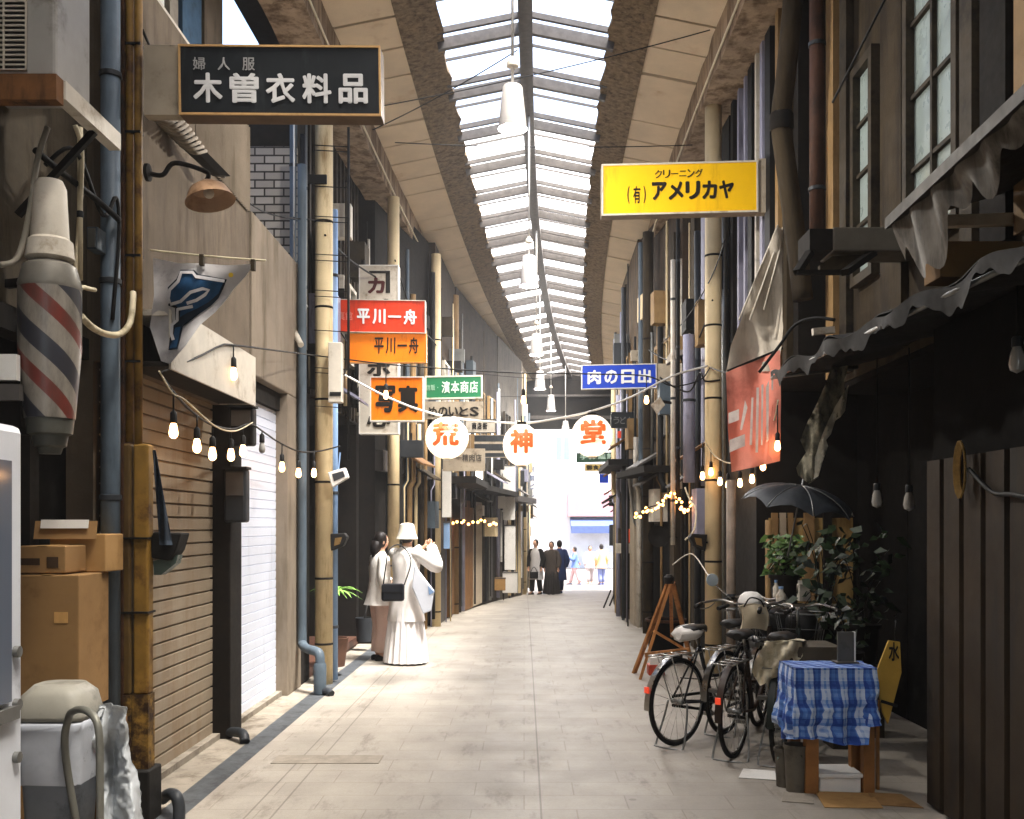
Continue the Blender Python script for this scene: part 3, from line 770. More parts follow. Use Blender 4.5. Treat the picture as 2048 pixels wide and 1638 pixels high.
# elbow drains on the floor
t = thing("drain_elbow", "fat grey drain elbow standing on the paving before the cream pole", "drain", W(640, 1392, 9.9), DG)
p = [W(604, 330, 10.2), W(604, 700, 10.2), W(604, 1150, 10.2), W(604, 1270, 10.2), W(606, 1290, 10.15), W(618, 1299, 10.05), W(632, 1303, 9.95), W(640, 1316, 9.9), W(640, 1392, 9.9)]
MB().tube(spline(p, 4), .047, 14).build("tube", M_pvc, t)
MB().lathe([(.06, 0), (.064, .02), (.064, .28), (.055, .31)], W(640, 1388, 9.9), 16).build("socket", M_pvc, t)
MB().tube(spline([W(640, 1384, 9.9), W(655, 1382, 9.85), W(663, 1388, 9.8)], 4), .035, 10).build("outlet", M_pvc_dk, t)
t = thing("drain_elbow", "small black drain shoe at the foot of the dark post between the shutters", "drain", W(470, 1480, 7.8), DG)
MB().tube(spline([W(447, 1100, 7.95), W(447, 1440, 7.95), W(452, 1462, 7.9), W(470, 1464, 7.8), W(486, 1468, 7.7), W(490, 1484, 7.65)], 4), .038, 12).build("tube", M_pvc_dk, t)
t = thing("drain_elbow", "black drain spout curving down beside the pole foot in the near corner", "drain", W(350, 1610, 5.75), DG)
MB().tube(spline([W(325, 1598, 5.9), W(338, 1588, 5.8), W(352, 1592, 5.7), W(358, 1612, 5.68), W(358, 1640, 5.66)], 4), .034, 12).build("tube", M_pvc_dk, t)

# vending machine at the left edge
vt = thing("vending_machine", "white drink vending machine at the left edge", "vending machine", (-2.3, 3.4, 0))
MB().box(-2.58, -1.93, 2.7, 3.86, .06, 2.06).build("body", mat("vending_white", "c9ccd2", .35, var=.05, dirt="8f9197", amt=.2), vt, bevel=.03)
MB().box(-1.935, -1.915, 2.8, 3.74, 1.02, 1.92).build("display_window", glass_mat("vending_glass", (.10, .12, .16)), vt)
MB().box(-1.935, -1.905, 2.74, 3.78, .95, 1.0).build("button_strip", M_steel, vt)
MB().box(-1.935, -1.91, 3.1, 3.7, .30, .56).build("delivery_flap", M_black, vt)
MB().box(-1.935, -1.91, 2.72, 3.84, .10, .24).build("red_stripe", mat("red_stripe", "8e2f2a", .5), vt)
for z in (1.0, 1.2, .8): MB().lathe([(.0, 0), (.022, .0), (.022, .02), (0, .022)], (-1.93, 3.79, z), 10, axis=(1, 0, 0)).build("lock", M_steel, vt)
MB().box(-2.5, -2.0, 2.8, 3.8, 0, .06).build("plinth", M_black, vt)

# air conditioner
t = thing("air_conditioner", "grey outdoor air conditioner unit on a bracket high on the left wall", "air conditioner", W(60, 155, 4.5))
a = W(-190, 153, 4.5); b = W(112, -140, 4.5)
MB().box(a.x, b.x, 4.5, 4.86, a.z, b.z).build("housing", mat("aircon_grey", "9a9792", .5, var=.06, dirt="6c675f", amt=.3), t, bevel=.015)
g1 = W(55, 142, 4.5)
gr = MB()
for k in range(26): gr.box(a.x + .03, g1.x, 4.488, 4.497, g1.z + k * .022, g1.z + k * .022 + .006)
for x in (g1.x, g1.x - .1, g1.x - .3): gr.box(x - .004, x, 4.484, 4.499, g1.z, b.z - .03)
MB().box(a.x + .03, g1.x, 4.497, 4.4995, g1.z, b.z - .03).build("coil", M_black, t)
gr.build("grille", M_offwhite, t)
t = thing("air_conditioner_bracket", "rusty timber and steel bracket under the outdoor air conditioner", "bracket", W(60, 210, 4.5))
z = a.z
MB().box(a.x, b.x + .02, 4.46, 4.53, z - .12, z - .005).build("timber", mat("bracket_timber", "6f4a2a", .8, var=.3, dirt="2e1d10", amt=.4, streak=True), t)
MB().box(b.x - .03, b.x + .03, 4.53, 5.15, z - .09, z - .005).build("rail", M_offwhite, t)
MB().box(a.x + .2, a.x + .26, 4.53, 5.1, z - .09, z - .005).build("rail", M_offwhite, t)
bb = MB(); bb.bar((b.x, 4.9, z - .09), (-2.48, 4.9, z - .5), .03, .03); bb.build("strut", M_dark, t)

# barber pole
bx, by = W(100, 600, 4.75).x, 4.75
s = FPX / 4.75
def zz(py): return EYE + (CY - py) / s
t = thing("barber_pole", "tapering barber pole with red and blue stripes on the left wall", "barber pole", (bx, by, zz(905)))
def stripe_mat():
    m = bpy.data.materials.new("barber_stripes"); m.use_nodes = True
    k = NT(m); b = k.n["Principled BSDF"]; b.inputs["Roughness"].default_value = .35
    tc = k.new("ShaderNodeTexCoord"); sp = k.new("ShaderNodeSeparateXYZ"); k.link(tc.outputs["Object"], sp.inputs[0])
    ang = k.math('MULTIPLY', k.math('ARCTAN2', sp.outputs[1], sp.outputs[0]), 1 / (2 * math.pi))
    v = k.math('FRACT', k.math('ADD', k.math('MULTIPLY', sp.outputs[2], 2.6), k.math('MULTIPLY', ang, 2)))
    r = k.new("ShaderNodeValToRGB"); r.color_ramp.interpolation = 'CONSTANT'
    e = r.color_ramp.elements; e[0].position = 0; e[0].color = (*hexc("a39b90"), 1); e[1].position = .28; e[1].color = (*hexc("7c2f28"), 1)
    for ps, c in ((.5, "a39b90"), (.72, "2b3040")):
        x = e.new(ps); x.color = (*hexc(c), 1)
    k.link(v, r.inputs[0])
    f = k.ramp(k.noise(k.pos((1, 1, .3)), 9, 6, .7), .35, .75)
    c = k.mix(k.math('ADD', k.math('MULTIPLY', f, .5), .35), r.outputs[0], hexc("3b362f"))
    k.link(c, b.inputs["Base Color"])
    return m
P2 = 1 / s
MB().lathe([(.0, zz(358)), (24 * P2, zz(362)), (31 * P2, zz(378)), (36 * P2, zz(478)), (43 * P2, zz(484)), (46 * P2, zz(518)), (34 * P2, zz(526)), (0, zz(526))], (bx, by, 0), 28).build("cap", M_offwhite, t)
MB().lathe([(34 * P2, zz(524)), (50 * P2, zz(534)), (60 * P2, zz(572)), (58 * P2, zz(582)), (0, zz(582))], (bx, by, 0), 28).build("collar", mat("barber_metal", "77736b", .45, metal=.3, var=.15), t)
MB().lathe([(59 * P2, zz(580)), (59 * P2, zz(700)), (47 * P2, zz(838)), (0, zz(838))], (bx, by, 0), 28).build("striped_glass", stripe_mat(), t)
MB().lathe([(46 * P2, zz(832)), (42 * P2, zz(868)), (34 * P2, zz(872)), (31 * P2, zz(892)), (24 * P2, zz(896)), (20 * P2, zz(908)), (0, zz(908))], (bx, by, 0), 28).build("base_cap", mat("barber_base", "57564f", .5, metal=.3, var=.15), t)
for q_ in (560, 860): MB().bar((bx, by, zz(q_)), (-2.5, by + .08, zz(q_)), .03, .04).build("bracket", M_dark, t)

# cream hose loop
MB().tube(spline([W(162, 633, 4.85), W(185, 655, 5.0), W(212, 668, 5.2), W(240, 668, 5.35), W(260, 645, 5.45), W(266, 600, 5.5), W(266, 585, 5.52)], 6), .017, 10).build("hose", M_cable_w, loc=W(230, 668, 5.3), label="cream flexible hose looping from the barber pole to the rusty yellow pole", cat="hose")
# clutter of straps and conduits above the barber pole
for i, (pts, r, m, lb) in enumerate((
    ([(70, 300, 4.8), (130, 350, 5.0), (200, 405, 5.3), (238, 440, 5.5)], .016, M_black, "black cable bundle slanting from the air conditioner to the grey blue pipe"),
    ([(150, 250, 5.0), (163, 300, 5.05), (160, 420, 5.1), (152, 560, 5.1), (170, 575, 5.2), (190, 580, 5.3)], .012, M_cable_w, "cream conduit bending beside the white barber pole cap"),
    ([(0, 530, 4.6), (35, 515, 4.65), (58, 430, 4.7), (75, 320, 4.75), (95, 255, 4.8)], .014, mat("grey_conduit", "8c8578", .6), "grey conduit curving left of the barber pole cap"),
    ([(90, 330, 4.9), (150, 300, 5.0), (205, 430, 5.4), (232, 395, 5.5), (238, 470, 5.52), (225, 640, 5.5)], .011, M_cable, "thin black cable tied along the grey blue pipe"))):
    MB().tube(spline([W(*p) for p in pts], 6), r, 8).build("cable", m, loc=W(*pts[0]), label=lb, cat="cable", group="loose cables on the walls")
t = thing("junction_box", "small grey junction box between the barber pole and the grey blue pipe", "junction box", W(187, 490, 5.4), "wall boxes and meters")
a, b = W(176, 500, 5.4), W(198, 455, 5.4)
MB().box(a.x, b.x, 5.38, 5.5, a.z, b.z).build("box", M_pvc, t, bevel=.006); MB().box(a.x + .01, b.x - .01, 5.372, 5.38, a.z + .01, b.z - .01).build("lid", M_steel, t)
t = thing("wall_board", "small white board with blank panes at the left edge above the vending machine", "board", W(20, 790, 4.6))
a, b = W(-60, 760, 4.6), W(32, 708, 4.6)
MB().box(a.x, b.x, 4.6, 4.64, a.z, b.z).build("panel", M_white, t); a2, b2 = W(-60, 800, 4.6), W(38, 768, 4.6); MB().box(a2.x, b2.x, 4.6, 4.64, a2.z, b2.z).build("panel", M_greyp, t)

# cardboard boxes
def carton(label, x0, x1, y0, y1, z0, z1, m=M_card, open_flap=False, marks=()):
    t = thing("cardboard_box", label, "box", ((x0 + x1) / 2, (y0 + y1) / 2, z0), "cardboard boxes stacked by the vending machine")
    MB().box(x0, x1, y0, y1, z0, z1).build("carton", m, t, bevel=.006)
    tp = MB(); tp.box(x0 + .02, x1 - .02, y0 - .0015, y0 + .001, (z0 + z1) / 2 - .0, (z0 + z1) / 2 + .0005)
    if not open_flap:
        s = MB(); s.box((x0 + x1) / 2 - .025, (x0 + x1) / 2 + .025, y0 - .0015, y1, z1 + .0005, z1 + .002); s.build("tape", mat("packing_tape", "b58e5a", .35), t)
    for u0, u1, v0, v1, mm in marks:
        MB().box(x0 + u0 * (x1 - x0), x0 + u1 * (x1 - x0), y0 - .0025, y0, z0 + v0 * (z1 - z0), z0 + v1 * (z1 - z0)).build("printed_mark", mm, t)
    return t
Yb = 5.0
a, b = W(28, 1425, Yb), W(158, 1150, Yb)
M_ink = mat("box_ink", "3a2a1c", .8)
carton("tall plain carton under two smaller boxes left of the rusty pole", a.x, b.x, Yb, Yb + .36, a.z, b.z, marks=((.62, .83, .65, .73, mat("box_label", "b98f57", .7)),))
carton("lower carton on the ground under the tall plain carton", a.x - .03, b.x - .02, Yb + .02, Yb + .34, 0, a.z - .003)
a, b = W(34, 1148, Yb), W(127, 1092, Yb)
carton("small flat carton with black printed marks lying on top of the tall carton", a.x, b.x, Yb + .02, Yb + .26, b.z - (1148 - 1092) * Yb / FPX + .002, b.z, marks=((.0, .45, .3, .55, M_ink), (.6, .85, .2, .6, M_ink)))
a, b = W(62, 1146, Yb + .12), W(206, 1075, Yb + .12)
zt = EYE + (CY - 1150) * Yb / FPX + .002
t = carton("open carton with a raised flap and white label on top of the tall carton", W(100, 0, 5.27).x, W(212, 0, 5.27).x, 5.265, 5.5, zt, W(0, 1068, 5.27).z, M_card_lt, True)
MB().obox(W(125, 1060, 5.25), (.36, 0, 0), (0, .02, .095), (0, .004, 0)).build("flap", M_card, t)
MB().obox(W(130, 1048, 5.245) + Vector((0, -.004, 0)), (.25, 0, 0), (0, .009, .045), (0, .003, 0)).build("white_label", M_white, t)

# bins, bag and hoop barrier
t = thing("rubbish_bin", "grey plastic bin lined with a pale bag in the bottom left corner", "bin", (W(92, 0, 4.5).x, 4.65, 0))
bx, by = W(88, 0, 4.5).x, 4.66
sq = lambda r, z, k: None
mb = MB()
def rounded(c, hx, hy, z, r=.05, n=5):
    o = []
    for sx, sy, a0 in ((1, 1, 0), (-1, 1, 90), (-1, -1, 180), (1, -1, 270)):
        for i in range(n + 1):
            a = R(a0 + 90 * i / n); o.append(Vector((c[0] + sx * (hx - r) + r * math.cos(a), c[1] + sy * (hy - r) + r * math.sin(a), z)))
    return o
def loft(rings, cap=True):
    m = MB(); n = len(rings[0]); vs = [v for r in rings for v in r]
    m.add(vs, [(i * n + k, i * n + (k + 1) % n, (i + 1) * n + (k + 1) % n, (i + 1) * n + k) for i in range(len(rings) - 1) for k in range(n)], True)
    if cap: m.f += [tuple(range(n))[::-1], tuple((len(rings) - 1) * n + k for k in range(n))]; m.sm += [False, False]
    return m
loft([rounded((bx, by), .11, .11, 0), rounded((bx, by), .145, .14, .74), rounded((bx, by), .15, .145, .76)]).build("tub", mat("grey_blue_plastic", "7e8590", .5, var=.08, dirt="5c626b", amt=.3), t)
def bagring(z, hx, hy, amp, ph):
    return [v + Vector(((v.x - bx) * amp * math.sin(i * 2.3 + ph), (v.y - by) * amp * math.cos(i * 1.7 + ph), amp * .05 * math.sin(i * 3.1 + ph))) for i, v in enumerate(rounded((bx, by), hx, hy, z, .05))]
loft([bagring(.50, .143, .139, .04, 0), bagring(.60, .150, .146, .05, 2), bagring(.68, .153, .149, .04, 4), bagring(.745, .155, .151, .05, 1), bagring(.775, .162, .158, .03, 3), bagring(.785, .15, .145, .02, 5)], False).build("bin_bag", mat("grey_white_polythene", "aeb2ba", .3, var=.08), t)
loft([rounded((bx, by), .155, .15, .79), rounded((bx, by), .155, .15, .81), rounded((bx, by), .14, .135, .90, .06), rounded((bx, by), .10, .095, .945, .06)]).build("lid", mat("bin_lid_grey", "8d8a80", .5, var=.1, dirt="605d55", amt=.4), t)
t = thing("hoop_barrier", "grey steel hoop barrier standing beside the bin in the near left corner", "barrier", W(190, 1900, 4.3))
MB().tube(spline([Vector((W(128, 0, 4.3).x, 4.55, 0)), W(132, 1520, 4.5), W(136, 1440, 4.48), W(150, 1421, 4.42), W(172, 1421, 4.36), W(192, 1440, 4.32), W(199, 1480, 4.3), W(200, 1560, 4.3), Vector((W(201, 0, 4.3).x, 4.3, 0))], 6), .0165, 12).build("hoop", mat("hoop_grey", "6d6c64", .45, metal=.3, var=.12), t)
# white sheet hanging over a carton beside the hoop
sh0 = thing("draped_sheet", "crumpled white plastic sheet hanging over a carton behind the hoop barrier", "sheet", W(225, 1420, 4.75))
def drape(u, v):
    x0 = 190 + 42 * v * v - 10 * v; x1 = 250 + 46 * v
    px = x0 + (x1 - x0) * u; py = 1415 - 8 * math.sin(u * 3.1) + 285 * v
    q = W(px, py, 4.75 - .07 * math.sin(u * 9 + v * 2) * (.25 + v) - .05 * math.sin(v * 7 + u * 3))
    q.y += crumple(q, 8, .05); q.x += crumple(q + Vector((3, 0, 0)), 9, .012)
    return q
MB().grid(drape, 44, 60, thick=.004, nrm=(0, 1, 0)).build("sheet", mat("white_polythene_sheet", "a9adb0", .6, var=.1, dirt="85888a", amt=.3, spec=.2), sh0)
def drape2(u, v):
    q = W(140 + 62 * u, 1425 + 60 * v * (1.1 - u * .5) + 8 * math.sin(u * 5), 4.72 - .05 * math.sin(u * 7 + v * 4))
    q.y += crumple(q, 11, .05)
    return q
MB().grid(drape2, 26, 18, thick=.004, nrm=(0, 1, 0)).build("sheet_fold", mat("white_polythene_sheet", "", .4), sh0)
carton("torn brown carton under the crumpled white sheet", W(178, 0, 4.86).x, W(236, 0, 4.86).x, 4.86, 4.98, 0, W(0, 1440, 4.86).z, mat("dark_cardboard", "6d5030", .9, var=.2))
carton("carton with a white side behind the bin", W(130, 0, 4.95).x, W(176, 0, 4.95).x, 4.93, 4.985, 0, W(0, 1470, 4.95).z, mat("carton_white", "a9a6a0", .8))

# brackets and rags on the rusty pole: dark lantern cover
t = thing("spot_lamp", "black lamp head clamped to the rusty yellow pole at head height", "lamp", W(330, 1090, 5.72), "black lamp heads clamped to poles")
MB().prism([W(300, 1078, 5.7), W(306, 1064, 5.7), W(362, 1066, 5.7), W(352, 1100, 5.7), W(338, 1122, 5.7), W(302, 1116, 5.7)], (0, .16, 0)).build("hood", M_black, t, bevel=.01)
MB().prism([W(306, 1122, 5.74), W(356, 1110, 5.74), W(352, 1126, 5.74), W(322, 1150, 5.74), W(308, 1150, 5.74)], (0, .08, 0)).build("lens", mat("green_grey_glass", "4d5c56", .3), t)
def pole_lamp(label, px, py, Y, d=1):
    s = Y / 10.6
    t = thing("spot_lamp", label, "lamp", W(px, py, Y), "black lamp heads clamped to poles")
    k = 1.0
    MB().prism([W(px - d * 0, py - 16, Y), W(px + d * 30, py - 18, Y), W(px + d * 36, py - 10, Y), W(px + d * 28, py + 8, Y), W(px + d * 4, py + 18, Y)], (0, .14, 0)).build("hood", M_black, t, bevel=.008)
    MB().prism([W(px + d * 12, py - 8, Y) - Vector((0, .004, 0)), W(px + d * 26, py - 10, Y) - Vector((0, .004, 0)), W(px + d * 22, py + 4, Y) - Vector((0, .004, 0)), W(px + d * 10, py + 8, Y) - Vector((0, .004, 0))], (0, .003, 0)).build("lens", mat("amber_lens", "6d5532", .3), t)
    MB().bar(W(px + d * 4, py, Y + .1), W(px - d * 12, py, Y + .1), .02, .02).build("arm", M_black, t)
pole_lamp("black lamp head on the cream round pole of the left side", 658, 1084, 10.55)
pole_lamp("black lamp head clamped left of the right hand cream pole", 1415, 1085, 11.05, -1)

# shutter canopy and signboard with banner
t = thing("canopy", "pale boxed canopy over the beige shutter", "canopy", (-2.2, 6.7, 2.6))
MB().box(-2.06, -2.045, 5.80, 7.62, 2.585, 2.955).build("fascia", M_offwhite, t)
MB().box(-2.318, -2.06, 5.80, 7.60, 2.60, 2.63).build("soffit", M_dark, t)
MB().box(-2.318, -2.06, 5.82, 7.60, 2.90, 2.935).build("roof_panel", M_offwhite, t)
MB().box(-2.318, -2.06, 7.59, 7.62, 2.60, 2.94).build("end_panel", M_offwhite, t)

# graffiti banner
t = thing("banner", "white cloth banner with a blue design pegged to a line beside the rusty pole", "banner", W(400, 520, 5.75))
bpoly = [(306, 516), (355, 526), (405, 527), (455, 531), (507, 528), (492, 552), (470, 575), (452, 600), (430, 625), (400, 650), (372, 690), (340, 728), (322, 722), (300, 655), (308, 590)]
def bnY(px, py): return 5.78 + .05 * math.sin(px * .045) + .03 * math.sin(py * .05 + px * .02)
def flat_poly(mb, poly, dy=0.0):
    """triangulated cloth outline with gentle folds"""
    bm = bmesh.new(); vs = [bm.verts.new((x, y, 0)) for x, y in poly]; f = bm.faces.new(vs)
    bmesh.ops.triangulate(bm, faces=[f]); 
    for _ in range(3): bmesh.ops.subdivide_edges(bm, edges=[e for e in bm.edges if e.calc_length() > 9], cuts=1, use_grid_fill=True)
    bmesh.ops.triangulate(bm, faces=bm.faces[:]); bm.verts.index_update()
    mb.add([W(v.co.x, v.co.y, bnY(v.co.x, v.co.y) + dy) for v in bm.verts], [tuple(v.index for v in f.verts) for f in bm.faces], True); bm.free()
    return mb
flat_poly(MB(), bpoly).build("cloth", mat("banner_cloth", "b9b6b6", .85, var=.06, dirt="8f8c8e", amt=.25), t)
def zo(pts): return [(300 + x / 4.094, 460 + y / 4.094) for x, y in pts]
b_out = [(145, 470), (215, 400), (250, 325), (360, 325), (395, 360), (630, 405), (600, 480), (560, 560), (500, 620), (400, 690), (250, 745), (270, 790), (245, 900), (225, 975), (150, 985), (160, 900), (155, 790), (205, 750), (205, 640), (300, 605), (150, 620)]
b_in = [(165, 490), (235, 420), (262, 360), (350, 360), (360, 400), (600, 430), (560, 520), (480, 590), (390, 640), (300, 680), (245, 715), (250, 660), (350, 615), (440, 560), (475, 500), (430, 480), (330, 495), (260, 560), (165, 580)]
b_in2 = [(205, 800), (250, 790), (235, 880), (215, 960), (160, 970), (185, 900)]
M_navy = mat("banner_navy", "18222f", .85); M_blue = mat("banner_blue", "1d4468", .85, var=.3, scale=12)
flat_poly(MB(), zo(b_out), -.008).build("design_outline", M_navy, t)
def shrink(pts, k):
    cxx = sum(p[0] for p in pts) / len(pts); cyy = sum(p[1] for p in pts) / len(pts)
    return [(cxx + (p[0] - cxx) * k, cyy + (p[1] - cyy) * k) for p in pts]
stroke = [(160, 600), (150, 560), (160, 490), (230, 420), (255, 345), (350, 345), (375, 380), (610, 418)]
def ribbon(pts, w, dy):
    mb = MB(); P = [Vector((300 + x / 4.094, 460 + y / 4.094)) for x, y in pts]; L = []; Rr = []
    for i, p in enumerate(P):
        d = (P[min(i + 1, len(P) - 1)] - P[max(i - 1, 0)]).normalized(); nrm = Vector((-d.y, d.x)) * w
        L.append(p + nrm); Rr.append(p - nrm)
    vs = [W(q.x, q.y, bnY(q.x, q.y) + dy) for q in L + Rr]; n = len(P)
    mb.add(vs, [(i, i + 1, n + i + 1, n + i) for i in range(n - 1)], True)
    return mb
flat_poly(MB(), zo(b_in), -.016).build("design_fill", M_blue, t)
flat_poly(MB(), zo(b_in2), -.016).build("design_fill", M_blue, t)
M_bw = mat("banner_white", "c4c2c4", .85)
ribbon(stroke, 3.2, -.030).build("design_line", M_bw, t)
ribbon([(165, 610), (250, 585), (330, 510), (430, 480), (480, 492), (450, 530), (380, 575), (300, 600)], 3.2, -.030).build("design_line", M_bw, t)
ribbon([(350, 625), (225, 650), (222, 740), (180, 775), (175, 850), (190, 900)], 3.2, -.030).build("design_line", M_bw, t)
cxs, cys = 300 + 662 / 4.094, 460 + 368 / 4.094
flat_poly(MB(), [(cxs + 5 * math.cos(a * .6283), cys + 5 * math.sin(a * .6283)) for a in range(10)], -.012).build("yellow_dot", mat("banner_yellow", "d9b536", .85), t)
for px, py in ((402, 516), (505, 526)): MB().box(W(px - 4, py, 5.7).x, W(px + 4, py, 5.7).x, 5.70, 5.73, W(0, py + 14, 5.7).z, W(0, py - 8, 5.7).z).build("peg", M_olive, t)
MB().tube(sag(W(300, 500, 5.72), W(532, 521, 5.72), .005), .006, 6).build("clothes_line", M_cable_w, loc=W(300, 500, 5.72), label="cream line from the rusty pole from which the white banner hangs", cat="line")

# gooseneck lamp on the rusty pole
def gooseneck(label, base, elbow, head, tilt, r, Y, arm=.014, m=None):
    t = thing("gooseneck_lamp", label, "lamp", W(*base, Y), "enamel shade lamps on curved arms")
    MB().tube(spline([W(*base, Y), W(*elbow[0], Y), W(*elbow[1], Y), W(head[0], head[1] - 18, Y + .05), W(head[0], head[1], Y + .05)], 6), arm, 8).build("arm", M_dark, t)
    ax = Vector(tilt).normalized(); c = W(head[0], head[1], Y + .05)
    MB().lathe([(.0, .0), (r * .35, -.012), (r * .75, -.05), (r, -.12), (r * 1.03, -.125), (r * .98, -.12), (r * .7, -.055), (0, -.02)], c, 24, axis=ax).build("shade", m or mat("tan_enamel", "a08064", .45, var=.12, dirt="6e5138", amt=.3), t)
    MB().ball(c - ax * .075, .032, 10, 6).build("bulb", M_offwhite, t)
    MB().lathe([(0, 0), (.05, .0), (.05, .02), (0, .03)], W(*base, Y), 14, axis=(1, 0, 0)).build("wall_plate", M_dark, t)
gooseneck("wide tan enamel lamp shade on a black curved arm beside the rusty pole", (292, 345), ((325, 350), (350, 326)), (413, 362), (-.22, .12, 1.0), .14, 5.75)

# awning ribs under the black sign
t = thing("rolled_awning", "rolled slatted awning hanging under the black sign on the left wall", "awning", (-2.2, 6.3, 3.9))
rb = MB()
for k in range(9):
    u = k / 8
    rb.tube(spline([W(300 + 60 * u, 232 + 12 * u + 46 * u, 6.2 + .5 * u), W(338 + 50 * u, 246 + 60 * u, 6.1 + .5 * u), W(362 + 50 * u, 232 + 70 * u, 6.25 + .5 * u)], 4), .012, 6)
rb.build("slats", mat("pale_slat", "8e8476", .7), t)
MB().prism([W(290, 228, 6.3), W(330, 240, 6.3), W(440, 350, 7.0), W(425, 352, 7.0)], (.05, .08, .02)).build("cloth_roll", M_black, t)
MB().bar(W(405, 305, 6.8), W(448, 352, 7.1), .03, .03).build("arm", M_steel, t)

# meters on the dark post between the shutters
for lb, px0, px1, y0, y1, Y, m in (
    ("black meter box on the dark post between the two shutters", 452, 496, 938, 1045, 7.85, M_pvc_dk),
    ("upper black box under the end of the boxed canopy", 462, 510, 815, 892, 7.9, M_black),
    ("grey lidded box on the corner of the low plaster wall", 579, 612, 612, 655, 10.3, M_pvc)):
    t = thing("meter_box", lb, "meter box", W((px0 + px1) / 2, y1, Y), "wall boxes and meters")
    a, b = W(px0, y1, Y), W(px1, y0, Y)
    MB().box(a.x, b.x, Y - .06, Y + .06, a.z, b.z).build("case", m, t, bevel=.02)
    MB().box(a.x - .01, b.x + .01, Y - .08, Y + .06, b.z - .004, b.z + .015).build("lid", M_steel if m is M_pvc else M_black, t)
    MB().box(a.x + .02, b.x - .02, Y - .068, Y - .06, (a.z + b.z) / 2, b.z - .03).build("window", M_pvc_dk if m is M_pvc else M_greyp, t)
t = thing("security_camera", "white security camera under the grey lidded box", "camera", W(592, 665, 10.2))
MB().tube([W(585, 656, 10.25), W(602, 690, 10.05)], .03, 12).build("body", M_offwhite, t); MB().bar(W(588, 655, 10.3), W(588, 668, 10.2), .02, .02).build("mount", M_black, t)
# rods and ties on the second pole
t = thing("steel_bracket", "black upright rod tied to the cream round pole that holds the red sign", "bracket", W(695, 1000, 10.5))
MB().tube([W(697, 255, 10.45), W(697, 920, 10.45)], .014, 8).build("rod", M_cable, t)
rr = MB()
for y in (290, 300, 372, 432, 442, 508, 520, 580, 592, 660, 735, 745, 812): rr.bar(W(628, y, 10.47), W(698, y + 4, 10.45), .008, .008)
rr.build("tie_wire", M_cable, t)
MB().box(W(612, 0, 10.6).x, W(658, 0, 10.6).x, 10.46, 10.50, W(0, 375, 10.6).z, W(0, 358, 10.6).z).build("clamp", M_black, t)
t = thing("notice_box", "white metal box strapped to the cream round pole below the red sign", "box", W(668, 800, 10.4))
a, b = W(657, 805, 10.4), W(684, 685, 10.4)
MB().box(a.x, b.x, 10.38, 10.5, a.z, b.z).build("case", M_offwhite, t, bevel=.008); a, b = W(660, 792, 10.38), W(682, 784, 10.38); MB().box(a.x, b.x, 10.372, 10.38, a.z, b.z).build("slot", M_black, t)
t = thing("utility_lamp", "white floodlight on the pale blue pipe at the end of the bulb string", "lamp", W(675, 950, 10.4))
MB().prism([W(655, 945, 10.4), W(690, 935, 10.4), W(697, 955, 10.4), W(664, 975, 10.4)], (0, .08, 0)).build("housing", M_white, t, bevel=.01)
MB().prism([W(664, 948, 10.395), W(686, 942, 10.395), W(690, 953, 10.395), W(668, 963, 10.395)], (0, .004, 0)).build("lens", M_pvc_dk, t)
MB().bar(W(680, 905, 10.45), W(676, 945, 10.43), .012, .012).build("stay", M_bluepipe, t)

# dark rag on the rusty pole
def rag(u, v): return W(305 + 6 * u + 20 * v * u + 14 * v, 900 + 190 * v, 5.66 - .03 * math.sin(u * 6 + v * 5))
MB().grid(rag, 8, 16, thick=.004, nrm=(0, 1, 0)).build("rag", mat("navy_rag", "2c3540", .8, var=.4), loc=W(310, 1000, 5.66), label="long dark rag tied against the rusty pole", cat="rag")

# plant behind the second pole
def leaf_tuft(mb, c, n, L, spread, droop, w, seed):
    q = random.Random(seed)
    for i in range(n):
        a = q.uniform(0, 2 * math.pi); el = q.uniform(.2, 1.1); l = L * q.uniform(.6, 1.1)
        d = Vector((math.cos(a) * spread, math.sin(a) * spread, math.sin(el))).normalized()
        side = d.cross(Vector((0, 0, 1))).normalized()
        pts = []
        for k in range(6):
            t_ = k / 5; p = Vector(c) + d * l * t_ + Vector((0, 0, -droop * l * t_ * t_)); ww = w * math.sin(math.pi * min(.98, t_ * .9 + .08))
            pts += [p + side * ww, p - side * ww]
        mb.add(pts, [(2 * k, 2 * k + 1, 2 * k + 3, 2 * k + 2) for k in range(5)], True)
M_leaf = mat("green_leaf", "6f9a45", .5, var=.35, scale=15); M_leaf_dk = mat("dark_leaf", "22301a", .5, var=.5, scale=12)
t = thing("potted_fern", "bright green potted fern behind the cream round pole on the left", "plant", (W(665, 0, 11.2).x, 11.2, .1))
fx = W(668, 0, 11.2).x
MB().lathe([(.0, .1), (.12, .1), (.16, .4), (.17, .42), (.15, .42), (.14, .38), (0, .37)], (fx, 11.2, 0), 18).build("pot", mat("clay_pot", "5f4436", .8), t)
MB().tube([(fx, 11.2, .38), (fx + .02, 11.18, .95)], .02, 8).build("stem", M_wood, t)
mb = MB(); leaf_tuft(mb, (fx + .02, 11.18, .93), 46, .34, 1.0, .55, .018, 3); mb.build("fronds", M_leaf, t)
# umbrella stand
t = thing("umbrella_bucket", "dark bucket at the foot of the dark shop front beside the two women", "bucket", (W(728, 0, 13.6).x, 13.6, .1))
ux = W(728, 0, 13.6).x
MB().lathe([(0, .1), (.10, .1), (.12, .42), (.105, .42), (.09, .14), (0, .13)], (ux, 13.6, 0), 18).build("tub", M_pvc_dk, t)
MB().tube([(ux - .03, 13.6, .2), (ux + .05, 13.58, .62)], .014, 8).build("umbrella_handle", M_black, t)
